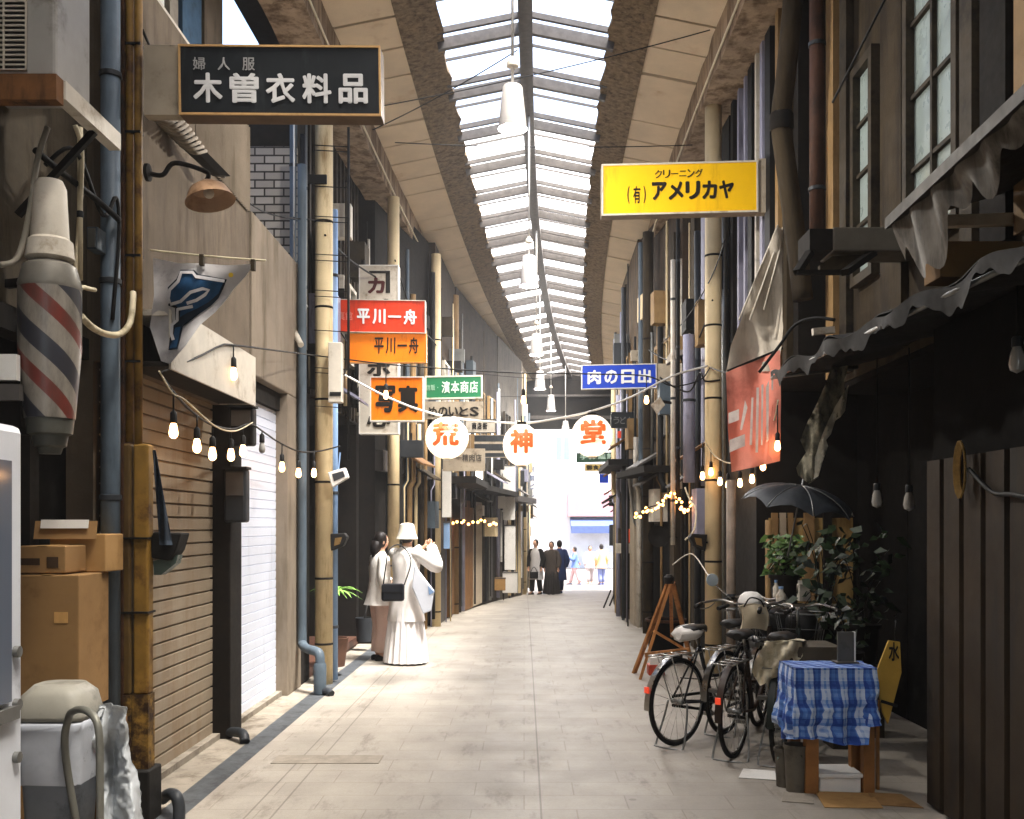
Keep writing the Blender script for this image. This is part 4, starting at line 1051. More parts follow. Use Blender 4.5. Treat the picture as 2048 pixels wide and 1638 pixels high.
# ---------------------------------------------------------------- hanging signs
SG = "shop signs hanging out over the alley"
def sign(label, bl_, br_, tl_, Y, thick, face, frame, texts=(), fw=.02, mount=None, name="hanging_sign", case=None, Yr=None):
    gaps = {"婦人服": 1.0, "木曽衣料品": .24, "平川一舟": .2, "肉の日出": .25}
    """bl_, br_, tl_: corners as seen; the board faces the near end of the alley"""
    BL, BR, TL = W(*bl_, Y), W(*br_, Yr or Y), W(*tl_, Y)
    r = BR - BL; u = TL - BL; w, h = r.length, u.length; rn, un = r.normalized(), u.normalized(); nn = rn.cross(un).normalized()
    t = thing(name, label, "sign", BL, SG)
    c = BL + r / 2 + u / 2
    MB().obox(c - nn * (thick / 2), r, u, nn * thick).build("sign_box", case or frame, t, bevel=.004)
    MB().obox(c + nn * .002, rn * (w - fw * 2), un * (h - fw * 2), nn * .004).build("face_panel", face, t)
    if fw > 0:
        f = MB()
        for s in (-1, 1):
            f.obox(c + un * s * (h - fw) / 2 + nn * .006, rn * w, un * fw, nn * .012)
            f.obox(c + rn * s * (w - fw) / 2 + nn * .006, rn * fw, un * (h - 2 * fw), nn * .012)
        f.build("frame", frame, t)
    for k, (body, u0, v0, u1, v1, m, off) in enumerate(texts):
        n = len(body); mb = MB()
        if isinstance(body, list):           # strokes given as polygons in 0..1 of the box
            for poly in body:
                P = [BL + r * (u0 + (u1 - u0) * x) + u * (v0 + (v1 - v0) * y) + nn * .0055 for x, y in poly]
                mb.prism(P, nn * .002)
        else:
            gap = gaps.get(body, .12) if n > 1 else 0
            cwid = (u1 - u0) / (n + (n - 1) * gap)
            for i, ch in enumerate(body):
                if ch == ' ': continue
                a = u0 + i * cwid * (1 + gap); hh = (v1 - v0); vv0 = v0; x0, x1 = a, a + cwid
                if ch in '一ー': vv0 = v0 + hh * .44; hh *= .13
                elif ch == '・': vv0 = v0 + hh * .4; hh *= .2; x0 = a + cwid * .4; x1 = a + cwid * .6
                elif ch in '()（）': x0 = a + cwid * .3; x1 = a + cwid * .62
                elif ch in 'ニ': vv0 = v0 + hh * .15; hh *= .7
                mb.text(ch, BL + r * x0 + u * vv0 + nn * .0055, rn, un, w * (x1 - x0), h * hh, off, .002)
        mb.build("lettering", m, t)
    if mount:
        for (mx0, my0, mx1, my1, d, m) in mount:
            a, b = W(mx0, my1, Y), W(mx1, my0, Y)
            MB().box(a.x, b.x, Y + .01, Y + .01 + d, a.z, b.z).build("mounting_plate", m, t)
    return t
def fm(name, h, rough=.4, e=0): return mat(name, h, rough, var=.05, scale=3, dirt=None)
M_sblk = mat("sign_black", "1f2327", .4, var=.15, dirt="34383b", amt=.3, streak=True); M_slet = mat("letter_white", "dcdcdc", .5, var=.03); M_gold = mat("sign_gold_frame", "c9a06a", .5, var=.1, dirt="8d6a3e", amt=.2)
M_syel = mat("sign_yellow", "eab90e", .4, var=.06, scale=2, dirt="b98a10", amt=.3, streak=True); M_kblk = mat("letter_black", "17120c", .6, var=.1)
M_sred = mat("sign_red", "c8381c", .4, var=.1, dirt="8f2c18", amt=.3, streak=True); M_sor = mat("sign_orange", "ea7e12", .4, var=.06, dirt="b8600f", amt=.25, streak=True); M_sgrn = mat("sign_green", "1d6a43", .4, var=.08); M_sblu = mat("sign_blue", "1d3fae", .4, var=.06)
M_plate = mat("sign_plate", "a39785", .7, var=.12, dirt="5e5445", amt=.35)

sign("large black sign with white lettering and gold frame at the upper left", (359, 230), (763, 233), (357, 90), 5.62, .13, M_sblk, M_gold,
     (("婦人服", .072, .635, .378, .82, mat("letter_grey_white", "a8a8a8", .5), .012), ("木曽衣料品", .072, .17, .935, .60, M_slet, .032)), .011, ((286, 88, 358, 228, .08, M_plate),), case=mat("sign_case_brown", "5e4a36", .7, var=.2))
bx = MB(); 
for px, py in ((291, 100), (291, 220), (350, 222)): bx.lathe([(0, 0), (.008, 0), (.008, .006), (0, .008)], W(px, py, 5.62), 8, axis=(0, -1, 0))
sign("yellow sign with black lettering hanging at the upper right", (1203, 432), (1516, 424), (1203, 329), 9.5, .14, M_syel, M_offwhite,
     (("クリーニング", .34, .70, .645, .86, M_kblk, .012), ("(有)", .15, .22, .30, .56, M_kblk, .02), ("アメリカヤ", .32, .27, .845, .63, M_kblk, .075)), .016, ((1516, 316, 1566, 424, .12, M_plate),), case=mat("sign_case_grey", "8a7a68", .6))
# white vertical sign (behind the red one)
sign("tall white vertical sign partly hidden behind the red and orange signs", (718, 868), (797, 868), (718, 530), 12.4, .16, M_offwhite, M_white,
     ((([[(.2, .88), (.86, .88), (.86, .97), (.2, .97)], [(.72, .2), (.86, .2), (.86, .9), (.72, .9)]]), .1, .80, .9, .97, M_kblk, 0),
      ("カ", .22, .83, .66, .925, mat("letter_dark_red", "4c1614", .6), .05), ("メ", .2, .71, .8, .80, M_kblk, .04), ("ホ", .2, .34, .8, .43, M_kblk, .04), ("心", .2, .04, .8, .14, M_kblk, .04)), .012)
sign("red sign with white lettering projecting from the cream round pole", (658, 664), (851, 667), (658, 598), 11.4, .10, M_sred, M_offwhite,
     (("写真館", .01, .36, .245, .62, mat("letter_faded_pink", "d8786a", .5), .02), ("平川一舟", .29, .26, .91, .72, M_slet, .035)), .008)
sign("orange sign with black brush lettering under the red sign", (697, 725), (853, 725), (697, 667), 11.42, .10, M_sor, mat("sign_edge_orange", "d99a4a", .5),
     (("平川一舟", .33, .30, .90, .86, M_kblk, .02),), .006)
sign("square orange sign with two large black characters", (740, 843), (847, 843), (740, 753), 12.0, .12, M_sor, M_white,
     (("写真", .10, .2, .90, .80, M_kblk, .06),), .014)
sign("green sign with small white lettering", (850, 799), (965, 797), (850, 752), 14.4, .1, M_sgrn, M_offwhite,
     (("信販・", .02, .38, .26, .62, mat("letter_pale_green", "8fb59a", .5), .01), ("濱本商店", .29, .25, .92, .76, mat("letter_mint", "c9dccb", .5), .02)), .022)
sign("aged white sign with handwritten black lettering under the green sign", (850, 838), (966, 838), (850, 803), 15.2, .08, M_plate, M_plate,
     (("めのいとS", .05, .15, .93, .7, M_kblk, .03),), 0)
sign("small white sign with three black blocks right of the first lantern", (930, 866), (992, 866), (930, 838), 17.5, .08, M_offwhite, M_pvc_dk,
     (("商店街", .22, .25, .72, .75, M_kblk, .10),), .012)
sign("grey sign board with small lettering below the first lantern", (886, 942), (970, 942), (886, 897), 16.5, .08, M_plate, M_plate,
     (("一精肉店", .30, .42, .92, .75, mat("letter_dim", "4a443c", .6), .02),), 0)
sign("dark louvred sign board between the first two lanterns", (940, 915), (1012, 915), (940, 870), 21, .08, M_sblk, M_plate, ((([[(0, .2), (1, .2), (1, .3), (0, .3)], [(0, .6), (1, .6), (1, .7), (0, .7)]]), .05, 0, .95, 1, M_plate, 0),), .01)
sign("blue sign with white lettering on the right", (1163, 779), (1313, 776), (1163, 730), 14.8, .10, M_sblu, M_white,
     (("肉の日出", .08, .2, .93, .78, M_slet, .04),), .012, ((1313, 727, 1345, 777, .08, M_plate),))
sign("dark sign board with faint lettering behind the third lantern", (1222, 856), (1270, 856), (1222, 824), 17, .08, M_sblk, M_pvc_dk, (("うどん", .1, .25, .9, .7, mat("letter_faint", "6a6a6a", .6), .02),), .01)
sign("green sign with pale square characters under the third lantern", (1153, 925), (1236, 923), (1153, 906), 24, .08, mat("sign_dark_green", "1f3a2c", .5), mat("sign_dark_green", "", .5), (("手打饂飩", .08, .3, .92, .9, mat("letter_pale", "8fa598", .5), .03),), .01)
sign("small yellow and black sign below the green sign of the third lantern", (1170, 942), (1226, 942), (1170, 928), 25, .06, mat("sign_ochre", "b39a56", .5), M_pvc_dk, (("御食事処", .05, .15, .95, .85, M_kblk, .04),), .004)
sign("small plain blue sign against the bright open end", (1199, 966), (1217, 966), (1199, 948), 26, .06, M_sblu, M_sblu, (), 0)
sign("tall white sign with blue characters on the pale building outside", (1052, 1035), (1073, 1035), (1052, 930), 37.5, .10, MW, MW, tuple((c, .3, .86 - .16 * i, .8, .97 - .16 * i, mat("letter_slate", "5f6f8f", .6), .03) for i, c in enumerate("駅前ビル")), 0)

# ---------------------------------------------------------------- paper lanterns on a rope
LG = "three white paper lanterns with red characters"
def lantern_paper():
    m = bpy.data.materials.new("lit_paper"); m.use_nodes = True
    b = m.node_tree.nodes["Principled BSDF"]
    b.inputs["Base Color"].default_value = (.85, .80, .70, 1); b.inputs["Emission Color"].default_value = (1, .80, .56, 1); b.inputs["Emission Strength"].default_value = .34
    b.inputs["Roughness"].default_value = .8
    return m
M_paper = lantern_paper(); M_lred = emis("lantern_red", (.80, .12, .02), .16, (.7, .12, .03)); 
for ch, px, py, rx, ry, Y, wd in (("荒", 894, 876, 43, 42, 10.3, "left"), ("神", 1043, 890, 37, 42, 10.45, "middle"), ("堂", 1184, 872, 41, 42, 10.6, "right")):
    c = W(px, py, Y); r1, r2 = rx * Y / FPX, ry * Y / FPX
    t = thing("paper_lantern", {"left": "glowing round paper lantern left of the other two, below the green sign", "middle": "lowest hanging glowing paper lantern, the middle one of three on the rope", "right": "glowing round paper lantern nearest the blue sign"}[wd], "lantern", c, LG)
    prof = []
    for i in range(41):
        a = math.pi * i / 40; rr_ = math.sin(a) * r1
        prof.append((max(.03, rr_) * (1 + (.012 if i % 2 else -.004)), -math.cos(a) * r2))
    MB().lathe(prof, c, 28).build("paper_globe", M_paper, t)
    MB().lathe([(.0, r2 - .005), (.05, r2 - .01), (.05, r2 + .02), (0, r2 + .022)], c, 16).build("top_ring", M_black, t)
    MB().lathe([(.0, -r2 - .012), (.045, -r2 - .012), (.045, -r2 + .01), (0, -r2 + .01)], c, 16).build("bottom_ring", M_offwhite, t)
    MB().tube([c + Vector((0, 0, r2)), W(px, py - ry - 16, Y)], .006, 6).build("hook", M_cable, t)
    lt = MB(); lt.text(ch, c + Vector((-.62 * r1, 0, -.45 * r2)), (1, 0, 0), (0, 0, 1), 1.24 * r1, 1.15 * r2, .045, 0)
    # wrap the character on the globe
    for i, v in enumerate(lt.v):
        x, z = v.x - c.x, v.z - c.z
        k = max(.05, 1 - (x / r1) ** 2 - (z / r2) ** 2)
        lt.v[i] = Vector((v.x, c.y - r1 * math.sqrt(k) * 1.0 - .014, v.z))
    lt.build("character", M_lred, t)
rope = spline([W(690, 750, 10.45), W(770, 792, 10.4), W(850, 823, 10.35), W(940, 840, 10.35), W(1043, 846, 10.45), W(1110, 838, 10.5), W(1184, 822, 10.6), W(1260, 795, 10.8), W(1345, 752, 11.0), W(1415, 732, 11.1)], 6)
MB().tube(rope, .011, 8).build("rope", M_white, loc=W(1043, 846, 10.45), label="white rope carrying three paper lanterns across the alley", cat="rope")

# ---------------------------------------------------------------- string lights
M_bulb = emis("lit_warm_bulb", (1.0, .52, .20), 3.2)
M_core = M_bulb
M_off = glass_mat("unlit_bulb_glass", (.35, .34, .32))
def bulb_on(t, p, top, L=.09, r=.027, lit=True):
    """socket with its bulb hanging below point p from the cable at top"""
    s = MB(); s.tube([top, p + Vector((0, 0, .055))], .0055, 6)
    s.lathe([(.008, .075), (.02, .06), (.022, .0), (0, 0)], p, 10)
    so = s.build("bulb_socket", M_cable, t)
    MB().lathe([(.0, .002), (r * .55, 0), (r * .72, -.012), (r, -L * .62), (r * .86, -L * .85), (r * .4, -L * .98), (0, -L)], p, 12).build("bulb", M_bulb if lit else M_off, so)
def string_light(label, cab, Y, bulbs, r=.006, m=M_cable, n=6, grp="strings of warm bulbs"):
    pts = [W(p[0], p[1], p[2] if len(p) > 2 else Y) for p in cab]
    t = thing("string_light", label, "string light", pts[0], grp)
    sp = spline(pts, n); MB().tube(sp, r, 6).build("cable", m, t)
    for b in bulbs:
        px, py = b[0], b[1]; lit = len(b) < 3 or b[2]
        # find cable point above
        best = min(sp, key=lambda q: abs((q.x * FPX / q.y + CX) - px) + 1e-4 * abs(q.z))
        Yb = best.y; p = W(px, py, Yb) + Vector((0, 0, .045)); 
        top = Vector((p.x, Yb, max(best.z, p.z + .06)))
        bulb_on(t, p, top, lit=lit)
    return t
string_light("long black bulb string crossing the alley in front of the orange signs", [(322, 745, 5.7), (400, 712, 6.3), (440, 692, 6.7), (466, 690, 7.0), (560, 702, 8.4), (640, 712, 10.35), (770, 728, 10.4), (860, 735, 10.5), (960, 742, 10.6), (1046, 746, 10.7), (1180, 748, 10.9), (1292, 752, 11.0), (1345, 772, 11.05), (1400, 760, 11.1), (1420, 735, 11.1)], 7,
             [(467, 748), (772, 790), (1047, 800), (1293, 800)], .007)
string_light("double cable bulb string sagging across the beige shutter to the white floodlight", [(318, 745, 5.7), (345, 782, 5.9), (380, 820, 6.2), (420, 848, 6.6), (465, 858, 7.2), (500, 848, 7.7), (530, 866, 8.3), (560, 886, 8.8), (600, 903, 9.5), (640, 902, 10.2), (680, 892, 10.4)], 6,
             [(347, 862), (394, 892), (425, 908), (462, 910), (486, 902), (524, 896, False), (564, 934), (597, 946), (628, 946)], .008, M_cable)
MB().tube(spline([W(318, 742, 5.68), W(345, 786, 5.88), W(370, 800, 6.0), W(430, 852, 6.6), W(470, 862, 7.2), W(505, 845, 7.7)], 6), .005, 6).build("cable", M_cable_w, loc=W(400, 830, 6.2), label="cream cable twisted along the bulb string before the beige shutter", cat="cable", group="loose cables on the walls")
string_light("bulb string sagging under the red banner on the right pole", [(1410, 885, 11.05), (1430, 912, 11.0), (1458, 926, 10.6), (1490, 918, 10.0), (1518, 898, 9.4), (1535, 868, 9.0), (1550, 835, 8.8), (1556, 800, 8.7)], 10,
             [(1405, 952), (1422, 944), (1440, 963), (1456, 969), (1480, 966), (1504, 958), (1526, 932), (1555, 892)], .007, M_cable_w)
string_light("short black bulb string looping over the top of the red banner", [(1420, 735, 11.1), (1450, 745, 10.2), (1468, 742, 9.4), (1482, 740, 9.2), (1494, 752, 9.1), (1500, 790, 9.1), (1503, 812, 9.1)], 9, [(1481, 795)], .008)
# fairy light clusters
M_fairy = emis("lit_orange_fairy", (1.0, .40, .10), 2.6)
def fairy(label, pts, n, Y, seed, r=.016):
    q = random.Random(seed); sp = spline([W(p[0], p[1], Y) for p in pts], 8)
    t = thing("string_light", label, "string light", sp[0], "strings of warm bulbs")
    MB().tube(sp, .008, 6).build("cable", M_cable, t)
    for i in range(n):
        p = sp[int(i * (len(sp) - 1) / max(1, n - 1))] + Vector((q.uniform(-.03, .03), q.uniform(-.03, .03), q.uniform(-.05, .02)))
        MB().ball(p, r, 8, 6).build("bulb", M_fairy, t)
fairy("tangle of small orange fairy lights on the right beyond the cream pole", [(1270, 1035), (1292, 1018), (1312, 1010), (1330, 1000), (1338, 985), (1350, 995), (1362, 1010), (1372, 1018), (1385, 1000), (1390, 985)], 46, 12.6, 5, .018)
fairy("garland of small lights over the brown panels on the left", [(872, 1040), (890, 1038), (905, 1045), (925, 1042), (945, 1046), (965, 1042), (980, 1046), (992, 1048)], 18, 19.6, 6, .028)

# ---------------------------------------------------------------- pendant lamps down the ridge
M_lampin = emis("pendant_lamp_glow", (1.0, .97, .92), 9.0)
for k, (px, yt, yb, w) in enumerate(((1025, 172, 258, 58), (1058, 512, 572, 38), (1073, 668, 710, 28), (1080, 742, 778, 22), (1102, 790, 822, 18), (1131, 842, 856, 15))):
    Y = 8 + 5.05 * k
    bot, top = W(px, yb, Y), W(px, yt, Y); r = w / 2 * Y / FPX * 1.0; h = top.z - bot.z
    nm = ("nearest big white pendant lamp hanging from the ridge", "second white pendant lamp hanging from the ridge", "third white pendant lamp along the ridge", "fourth small white pendant lamp along the ridge", "fifth small pendant lamp before the dark gable", "far pendant lamp at the top of the bright open end")[k]
    t = thing("pendant_lamp", nm, "lamp", top, "white pendant lamps hanging along the ridge")
    MB().lathe([(.0, h), (r * .6, h), (r * .68, h * .97), (r, .0), (r * .97, .0), (r * .64, h * .93), (0, h * .95)], bot, 28).build("shade", mat("pendant_white", "bdb9b6", .45, var=.05), t)
    MB().ball(bot + Vector((0, 0, h * .22)), r * .66, 16, 10).build("bulb", M_lampin, t)
    MB().tube([top, Vector((top.x, Y, RZ - .1))], .012, 8).build("rod", M_white, t)
    MB().lathe([(.014, 0), (.05, .01), (.045, .05), (.014, .09)], top + Vector((0, 0, h * .42)), 12).build("coupling", M_offwhite, t)
    L = bpy.data.lights.new("pendant_light", 'POINT'); L.energy = 60; L.color = (1, .95, .87); L.shadow_soft_size = .06
    lo = bpy.data.objects.new("pendant_light", L); COL.objects.link(lo); lo.location = bot - Vector((0, 0, .03))
# wires across under the roof
for i, (a, b, d) in enumerate((((690, 225, 10), (1420, 60, 10), .05), ((745, 260, 9.5), (1035, 100, 9), .03), ((790, 285, 12), (1385, 290, 12), .04), ((960, 792, 26), (1240, 792, 26), .02), ((940, 745, 22), (1230, 760, 22), .06))):
    MB().tube(sag(W(*a), W(*b), d), .006, 6).build("cable", M_cable, loc=W(*a), label=("thin wire under the boards by the black sign", "wire from the left eave to the nearest pendant lamp rod", "wire crossing the roof behind the nearest pendant lamp", "straight tie wire before the dark gable", "slack wire beside the blue sign")[i], cat="cable", group="wires under the roof")
# ---------------------------------------------------------------- right side: awnings, cloths, canopies
M_tarp = mat("black_tarpaulin", "171411", .8, var=.4, scale=8, dirt="24201b", amt=.3)
M_torn = mat("torn_grey_plastic", "6b655c", .6, var=.3, scale=6, dirt="3b362f", amt=.5, streak=True)
t = thing("awning", "sagging black tarpaulin awning over the dark shop front on the right", "awning", (2.3, 6, 2.8))
q = random.Random(11)
def tarp(u, v):
    Y = 3.2 + 4.7 * v; x = 1.93 + .72 * u; z = 2.66 + .045 * Y * .6 + .06 * u - .04 * math.sin(v * 9.4) * math.sin(u * 3.14) + .018 * math.sin(v * 31 + u * 4)
    if u == 0: z += .02 * math.sin(v * 40) ; x += .025 * math.sin(v * 27)
    return (x, Y, z)
MB().grid(tarp, 10, 60, thick=.006, nrm=(0, 0, 1)).build("sheet", M_tarp, t)
def valance(u, v):
    Y = 3.2 + 4.7 * u; x = 1.93 + .025 * math.sin(u * 27); z0 = 2.66 + .027 * Y + .02 * math.sin(u * 40)
    d = .085 + .022 * math.sin(u * 50) + .02 * math.sin(u * 23 + 1) + .010 * math.sin(u * 131) + .008 * math.sin(u * 211 + 2) + .012 * math.sin(u * 83)
    return (x - .006 - .01 * v * math.sin(u * 60), Y, z0 - d * v)
MB().grid(valance, 480, 4).build("valance", M_tarp, t)
fr = MB(); fr.tube([(1.96, 3.2, 2.70), (1.96, 7.9, 2.84)], .015, 8); fr.tube([(1.96, 7.85, 2.84), (2.62, 7.85, 2.92)], .015, 8); fr.build("frame", M_steel, t)
t = thing("torn_cloth", "strip of dark cloth with a ragged pale edge hanging down to the black umbrella", "cloth", W(1690, 670, 7.3))
cl = [(1692, 672), (1700, 690), (1698, 720), (1688, 770), (1692, 800), (1680, 830), (1668, 840), (1660, 870), (1650, 880), (1655, 895), (1640, 905), (1645, 920), (1632, 935), (1637, 955), (1618, 968), (1596, 950), (1592, 935), (1612, 905), (1600, 880), (1612, 850), (1630, 815), (1650, 770), (1668, 720), (1676, 680)]
def cloth_poly(poly, Y, amp, fx, fy, step=9):
    mb = MB(); bm = bmesh.new(); vs = [bm.verts.new((x, y, 0)) for x, y in poly]; f = bm.faces.new(vs)
    bmesh.ops.triangulate(bm, faces=[f])
    for _ in range(3):
        bmesh.ops.subdivide_edges(bm, edges=[e for e in bm.edges if e.calc_length() > step], cuts=1, use_grid_fill=True)
        bmesh.ops.triangulate(bm, faces=bm.faces[:])
    bm.verts.index_update()
    dy = lambda x, y: amp * math.sin(x * fx + y * fy) + amp * .5 * math.sin(x * fx * 2.3 - y * fy * .6 + 1)
    n = len(bm.verts); fs = [tuple(v.index for v in f.verts) for f in bm.faces]
    mb.add([W(v.co.x, v.co.y, Y + dy(v.co.x, v.co.y)) for v in bm.verts], fs, True)
    mb.add([W(v.co.x, v.co.y, Y + .006 + dy(v.co.x, v.co.y)) for v in bm.verts], [f[::-1] for f in fs], True)
    bm.free(); return mb
cloth_poly(cl, 7.3, .05, .16, .03).build("cloth", mat("torn_dark_cloth", "7a7463", .85, var=.4, scale=10, dirt="3a362b", amt=.5), t)
cloth_poly([(1697, 770), (1693, 800), (1690, 822), (1681, 834), (1670, 842), (1662, 868), (1652, 880), (1656, 892), (1641, 905), (1646, 921), (1633, 937), (1637, 952), (1622, 962), (1630, 915), (1640, 880), (1655, 845), (1672, 810)], 7.26, .02, .3, .05).build("ragged_edge", mat("pale_cloth_edge", "bdb6a4", .85, var=.2), t)

t = thing("eave_canopy", "small tin eave with torn grey plastic hanging under it at the top right", "canopy", (2.2, 4.5, 3.3))
ev = MB(); ev.prism([(1.93, 3.0, 3.42), (2.62, 3.0, 3.62), (2.62, 3.0, 3.57), (1.93, 3.0, 3.36)], (0, 2.35, -.1)); ev.build("tin_sheet", mat("dark_tin", "3a352e", .6, metal=.3, var=.3), t)
def torn(u, v):
    Y = 3.0 + 2.3 * u; d = .20 + .10 * math.sin(u * 9) + .07 * math.sin(u * 23 + 1) + .05 * math.sin(u * 57)
    return (1.965 + .02 * math.sin(u * 55 + v * 2) + .05 * v, Y, 3.38 - .1 * u - d * v)
MB().grid(torn, 90, 8).build("torn_plastic", M_torn, t)
MB().bar((2.0, 5.3, 3.28), (2.62, 5.3, 3.3), .05, .06).build("end_board", M_offwhite, t)
bx = MB().box(2.08, 2.5, 5.0, 5.2, 2.92, 3.1).build("cardboard_box", M_card, loc=(2.3, 5.1, 2.92), label="torn carton and pale board tucked under the tin eave above the tarpaulin", cat="box", bevel=.004)

t = thing("awning_cassette", "grey folded awning case with dark arms on the olive wall", "awning", W(1700, 500, 6.6))
a, b = W(1662, 506, 6.6), W(1800, 458, 6.6)
MB().box(a.x, 2.62, 6.55, 6.85, a.z, b.z).build("case", mat("cassette_grey", "5b554c", .5, var=.15), t, bevel=.01)
MB().box(W(1616, 0, 6.6).x, a.x, 6.56, 6.84, a.z + .01, b.z - .01).build("end_cap", M_dark, t)
ar = MB(); ar.bar(W(1620, 505, 6.6), W(1594, 545, 6.5), .05, .04); ar.bar(W(1745, 506, 6.6), W(1690, 545, 6.4), .06, .04); ar.bar(W(1594, 545, 6.5), W(1700, 545, 6.45), .03, .03); ar.build("folding_arm", M_dark, t)
MB().prism([W(1640, 530, 6.62), W(1665, 512, 6.62), W(1725, 510, 6.62), W(1690, 542, 6.62), W(1640, 542, 6.62)], (0, .05, 0)).build("bracket_plate", M_olive, t)

# red banner awning
t = thing("awning", "faded red drop awning with white lettering and a grey upper cloth beside the right pole", "awning", W(1510, 700, 8.9))
cloth_poly([(1556, 452), (1574, 470), (1576, 560), (1562, 700), (1556, 742), (1452, 745), (1462, 690), (1482, 640), (1505, 570), (1535, 500)], 8.9, .05, .05, .02, 14).build("upper_cloth", mat("grey_awning_cloth", "d2c8b8", .9, var=.12, dirt="a89d8c", amt=.4, streak=True), t)
cloth_poly([(1452, 745), (1475, 735), (1510, 722), (1560, 700), (1562, 800), (1560, 922), (1510, 934), (1463, 944), (1456, 860)], 8.86, .03, .05, .01, 14).build("valance", mat("faded_red_cloth", "f29a86", .85, var=.10, scale=4, dirt="d87a6a", amt=.3), t)
lt = MB(); Yv = 8.78
for poly in ([(1457, 826), (1478, 818), (1478, 840), (1457, 848)], [(1459, 880), (1490, 868), (1490, 892), (1459, 905)], [(1503, 795), (1507, 795), (1504, 890), (1499, 890)], [(1513, 775), (1518, 775), (1516, 905), (1511, 905)], [(1523, 770), (1527, 768), (1525, 890), (1522, 890)], [(1532, 775), (1538, 760), (1537, 880), (1533, 885)], [(1490, 800), (1495, 815), (1484, 860), (1480, 860)], [(1543, 740), (1547, 740), (1546, 780), (1543, 780)]):
    lt.prism([W(x, y, Yv) for x, y in poly], (0, .002, 0))
lt.build("lettering", mat("letter_pale_pink", "f2d8d0", .8), t)
rp = MB()
for a, b in (((1478, 640), (1556, 450)), ((1500, 640), (1566, 455)), ((1528, 620), (1570, 460))): rp.tube([W(*a, 8.82), W(*b, 8.9)], .009, 6)
rp.build("cord", M_offwhite, t)
MB().bar(W(1455, 742, 8.88), W(1580, 690, 8.9), .02, .02).build("front_bar", M_dark, t)

# pipes on the right
def leanpipe(label, a, b, r, m):
    MB().tube(spline([W(*p) for p in (a + b)], 4), r, 14).build("pipe", m, loc=W(*a[0]), label=label, cat="pipe", group=DG)
leanpipe("thick olive pipe running down beside the yellow sign", [(1592, -60, 8.3), (1572, 150, 8.35), (1562, 240, 8.4)], [(1572, 330, 8.4), (1592, 480, 8.4), (1606, 600, 8.4)], .085, M_olive)
MB().lathe([(.09, 0), (.1, .02), (.1, .13), (.09, .15)], W(1563, 262, 8.4), 18).build("pipe_coupling", M_dark, loc=W(1563, 262, 8.4), label="dark coupling band on the thick olive pipe", cat="coupling")
vpipe("drain_pipe", "rust brown drain pipe between the olive wall and the tan strip", 1634, -60, 500, 7.9, .06, mat("rust_brown_pipe", "40281c", .7, var=.3, dirt="24170f", amt=.4), group=DG)
vpipe("drain_pipe", "lilac grey pipe left of the right hand cream pole", 1378, 670, 965, 12.4, .075, M_lilac, group=DG)
vpipe("drain_pipe", "thin cream pipe at the edge of the lilac cladding", 1346, 520, 1090, 12.6, .03, M_offwhite, group=DG)
vpipe("drain_pipe", "thin black pipe in front of the lilac cladding", 1356, 420, 1000, 12.7, .025, M_black, group=DG)
vpipe("drain_pipe", "pale square pipe behind the red awning", 1462, 960, 1255, 9.6, .045, mat("grey_tan_pipe", "7d7063", .6), group=DG, bottom=0)
vpipe("drain_pipe", "slim tan pipe running up behind the black umbrella", 1537, 1040, 1250, 9.2, .03, M_tan, group=DG, bottom=0)
MB().tube([W(1665, 205, 6.9), W(1800, -60, 6.0)], .008, 6).build("cable", M_cable, loc=W(1665, 205, 6.9), label="black cable slanting over the upper windows of the olive wall", cat="cable", group="loose cables on the walls")
MB().tube(spline([W(1518, 745, 8.4), W(1560, 690, 8.3), W(1590, 650, 8.2), W(1630, 636, 8.1), W(1670, 640, 8.0)], 5), .014, 8).build("cable", M_cable, loc=W(1590, 650, 8.2), label="black cable rising from the red awning to the pale bracket", cat="cable", group="loose cables on the walls")
MB().tube(spline([W(1320, 755, 11.6), W(1350, 775, 11.5), W(1380, 782, 11.4), W(1400, 745, 11.2), W(1410, 762, 11.1), W(1440, 760, 11.1)], 5), .010, 8).build("cable", M_cable, loc=W(1350, 775, 11.5), label="black cable loop from the blue sign to the right hand cream pole", cat="cable", group="loose cables on the walls")
MB().tube(spline([W(1370, 975, 11.9), W(1380, 1000, 11.8), W(1392, 1020, 11.6), W(1388, 1060, 11.4), W(1370, 1080, 11.4)], 5), .010, 8).build("cable", M_cable_w, loc=W(1380, 1000, 11.8), label="cream cable hanging from the lilac pipe to the fairy lights", cat="cable", group="loose cables on the walls")
gooseneck("grey enamel lamp shade on a curved arm behind the blue sign", (1372, 745), ((1362, 715), (1352, 700)), (1346, 702), (-.5, .1, 1.0), .16, 13.2, .014, mat("grey_enamel", "7d746a", .45, var=.15))
t = thing("spotlight", "white square spotlight turned down below the blue sign", "lamp", W(1320, 805, 12.2))
MB().prism([W(1303, 808, 12.2), W(1320, 793, 12.2), W(1331, 810, 12.2), W(1316, 826, 12.2)], (0, .12, 0)).build("housing", M_offwhite, t, bevel=.01)
MB().bar(W(1326, 803, 12.25), W(1342, 806, 12.3), .03, .03).build("arm", M_dark, t)

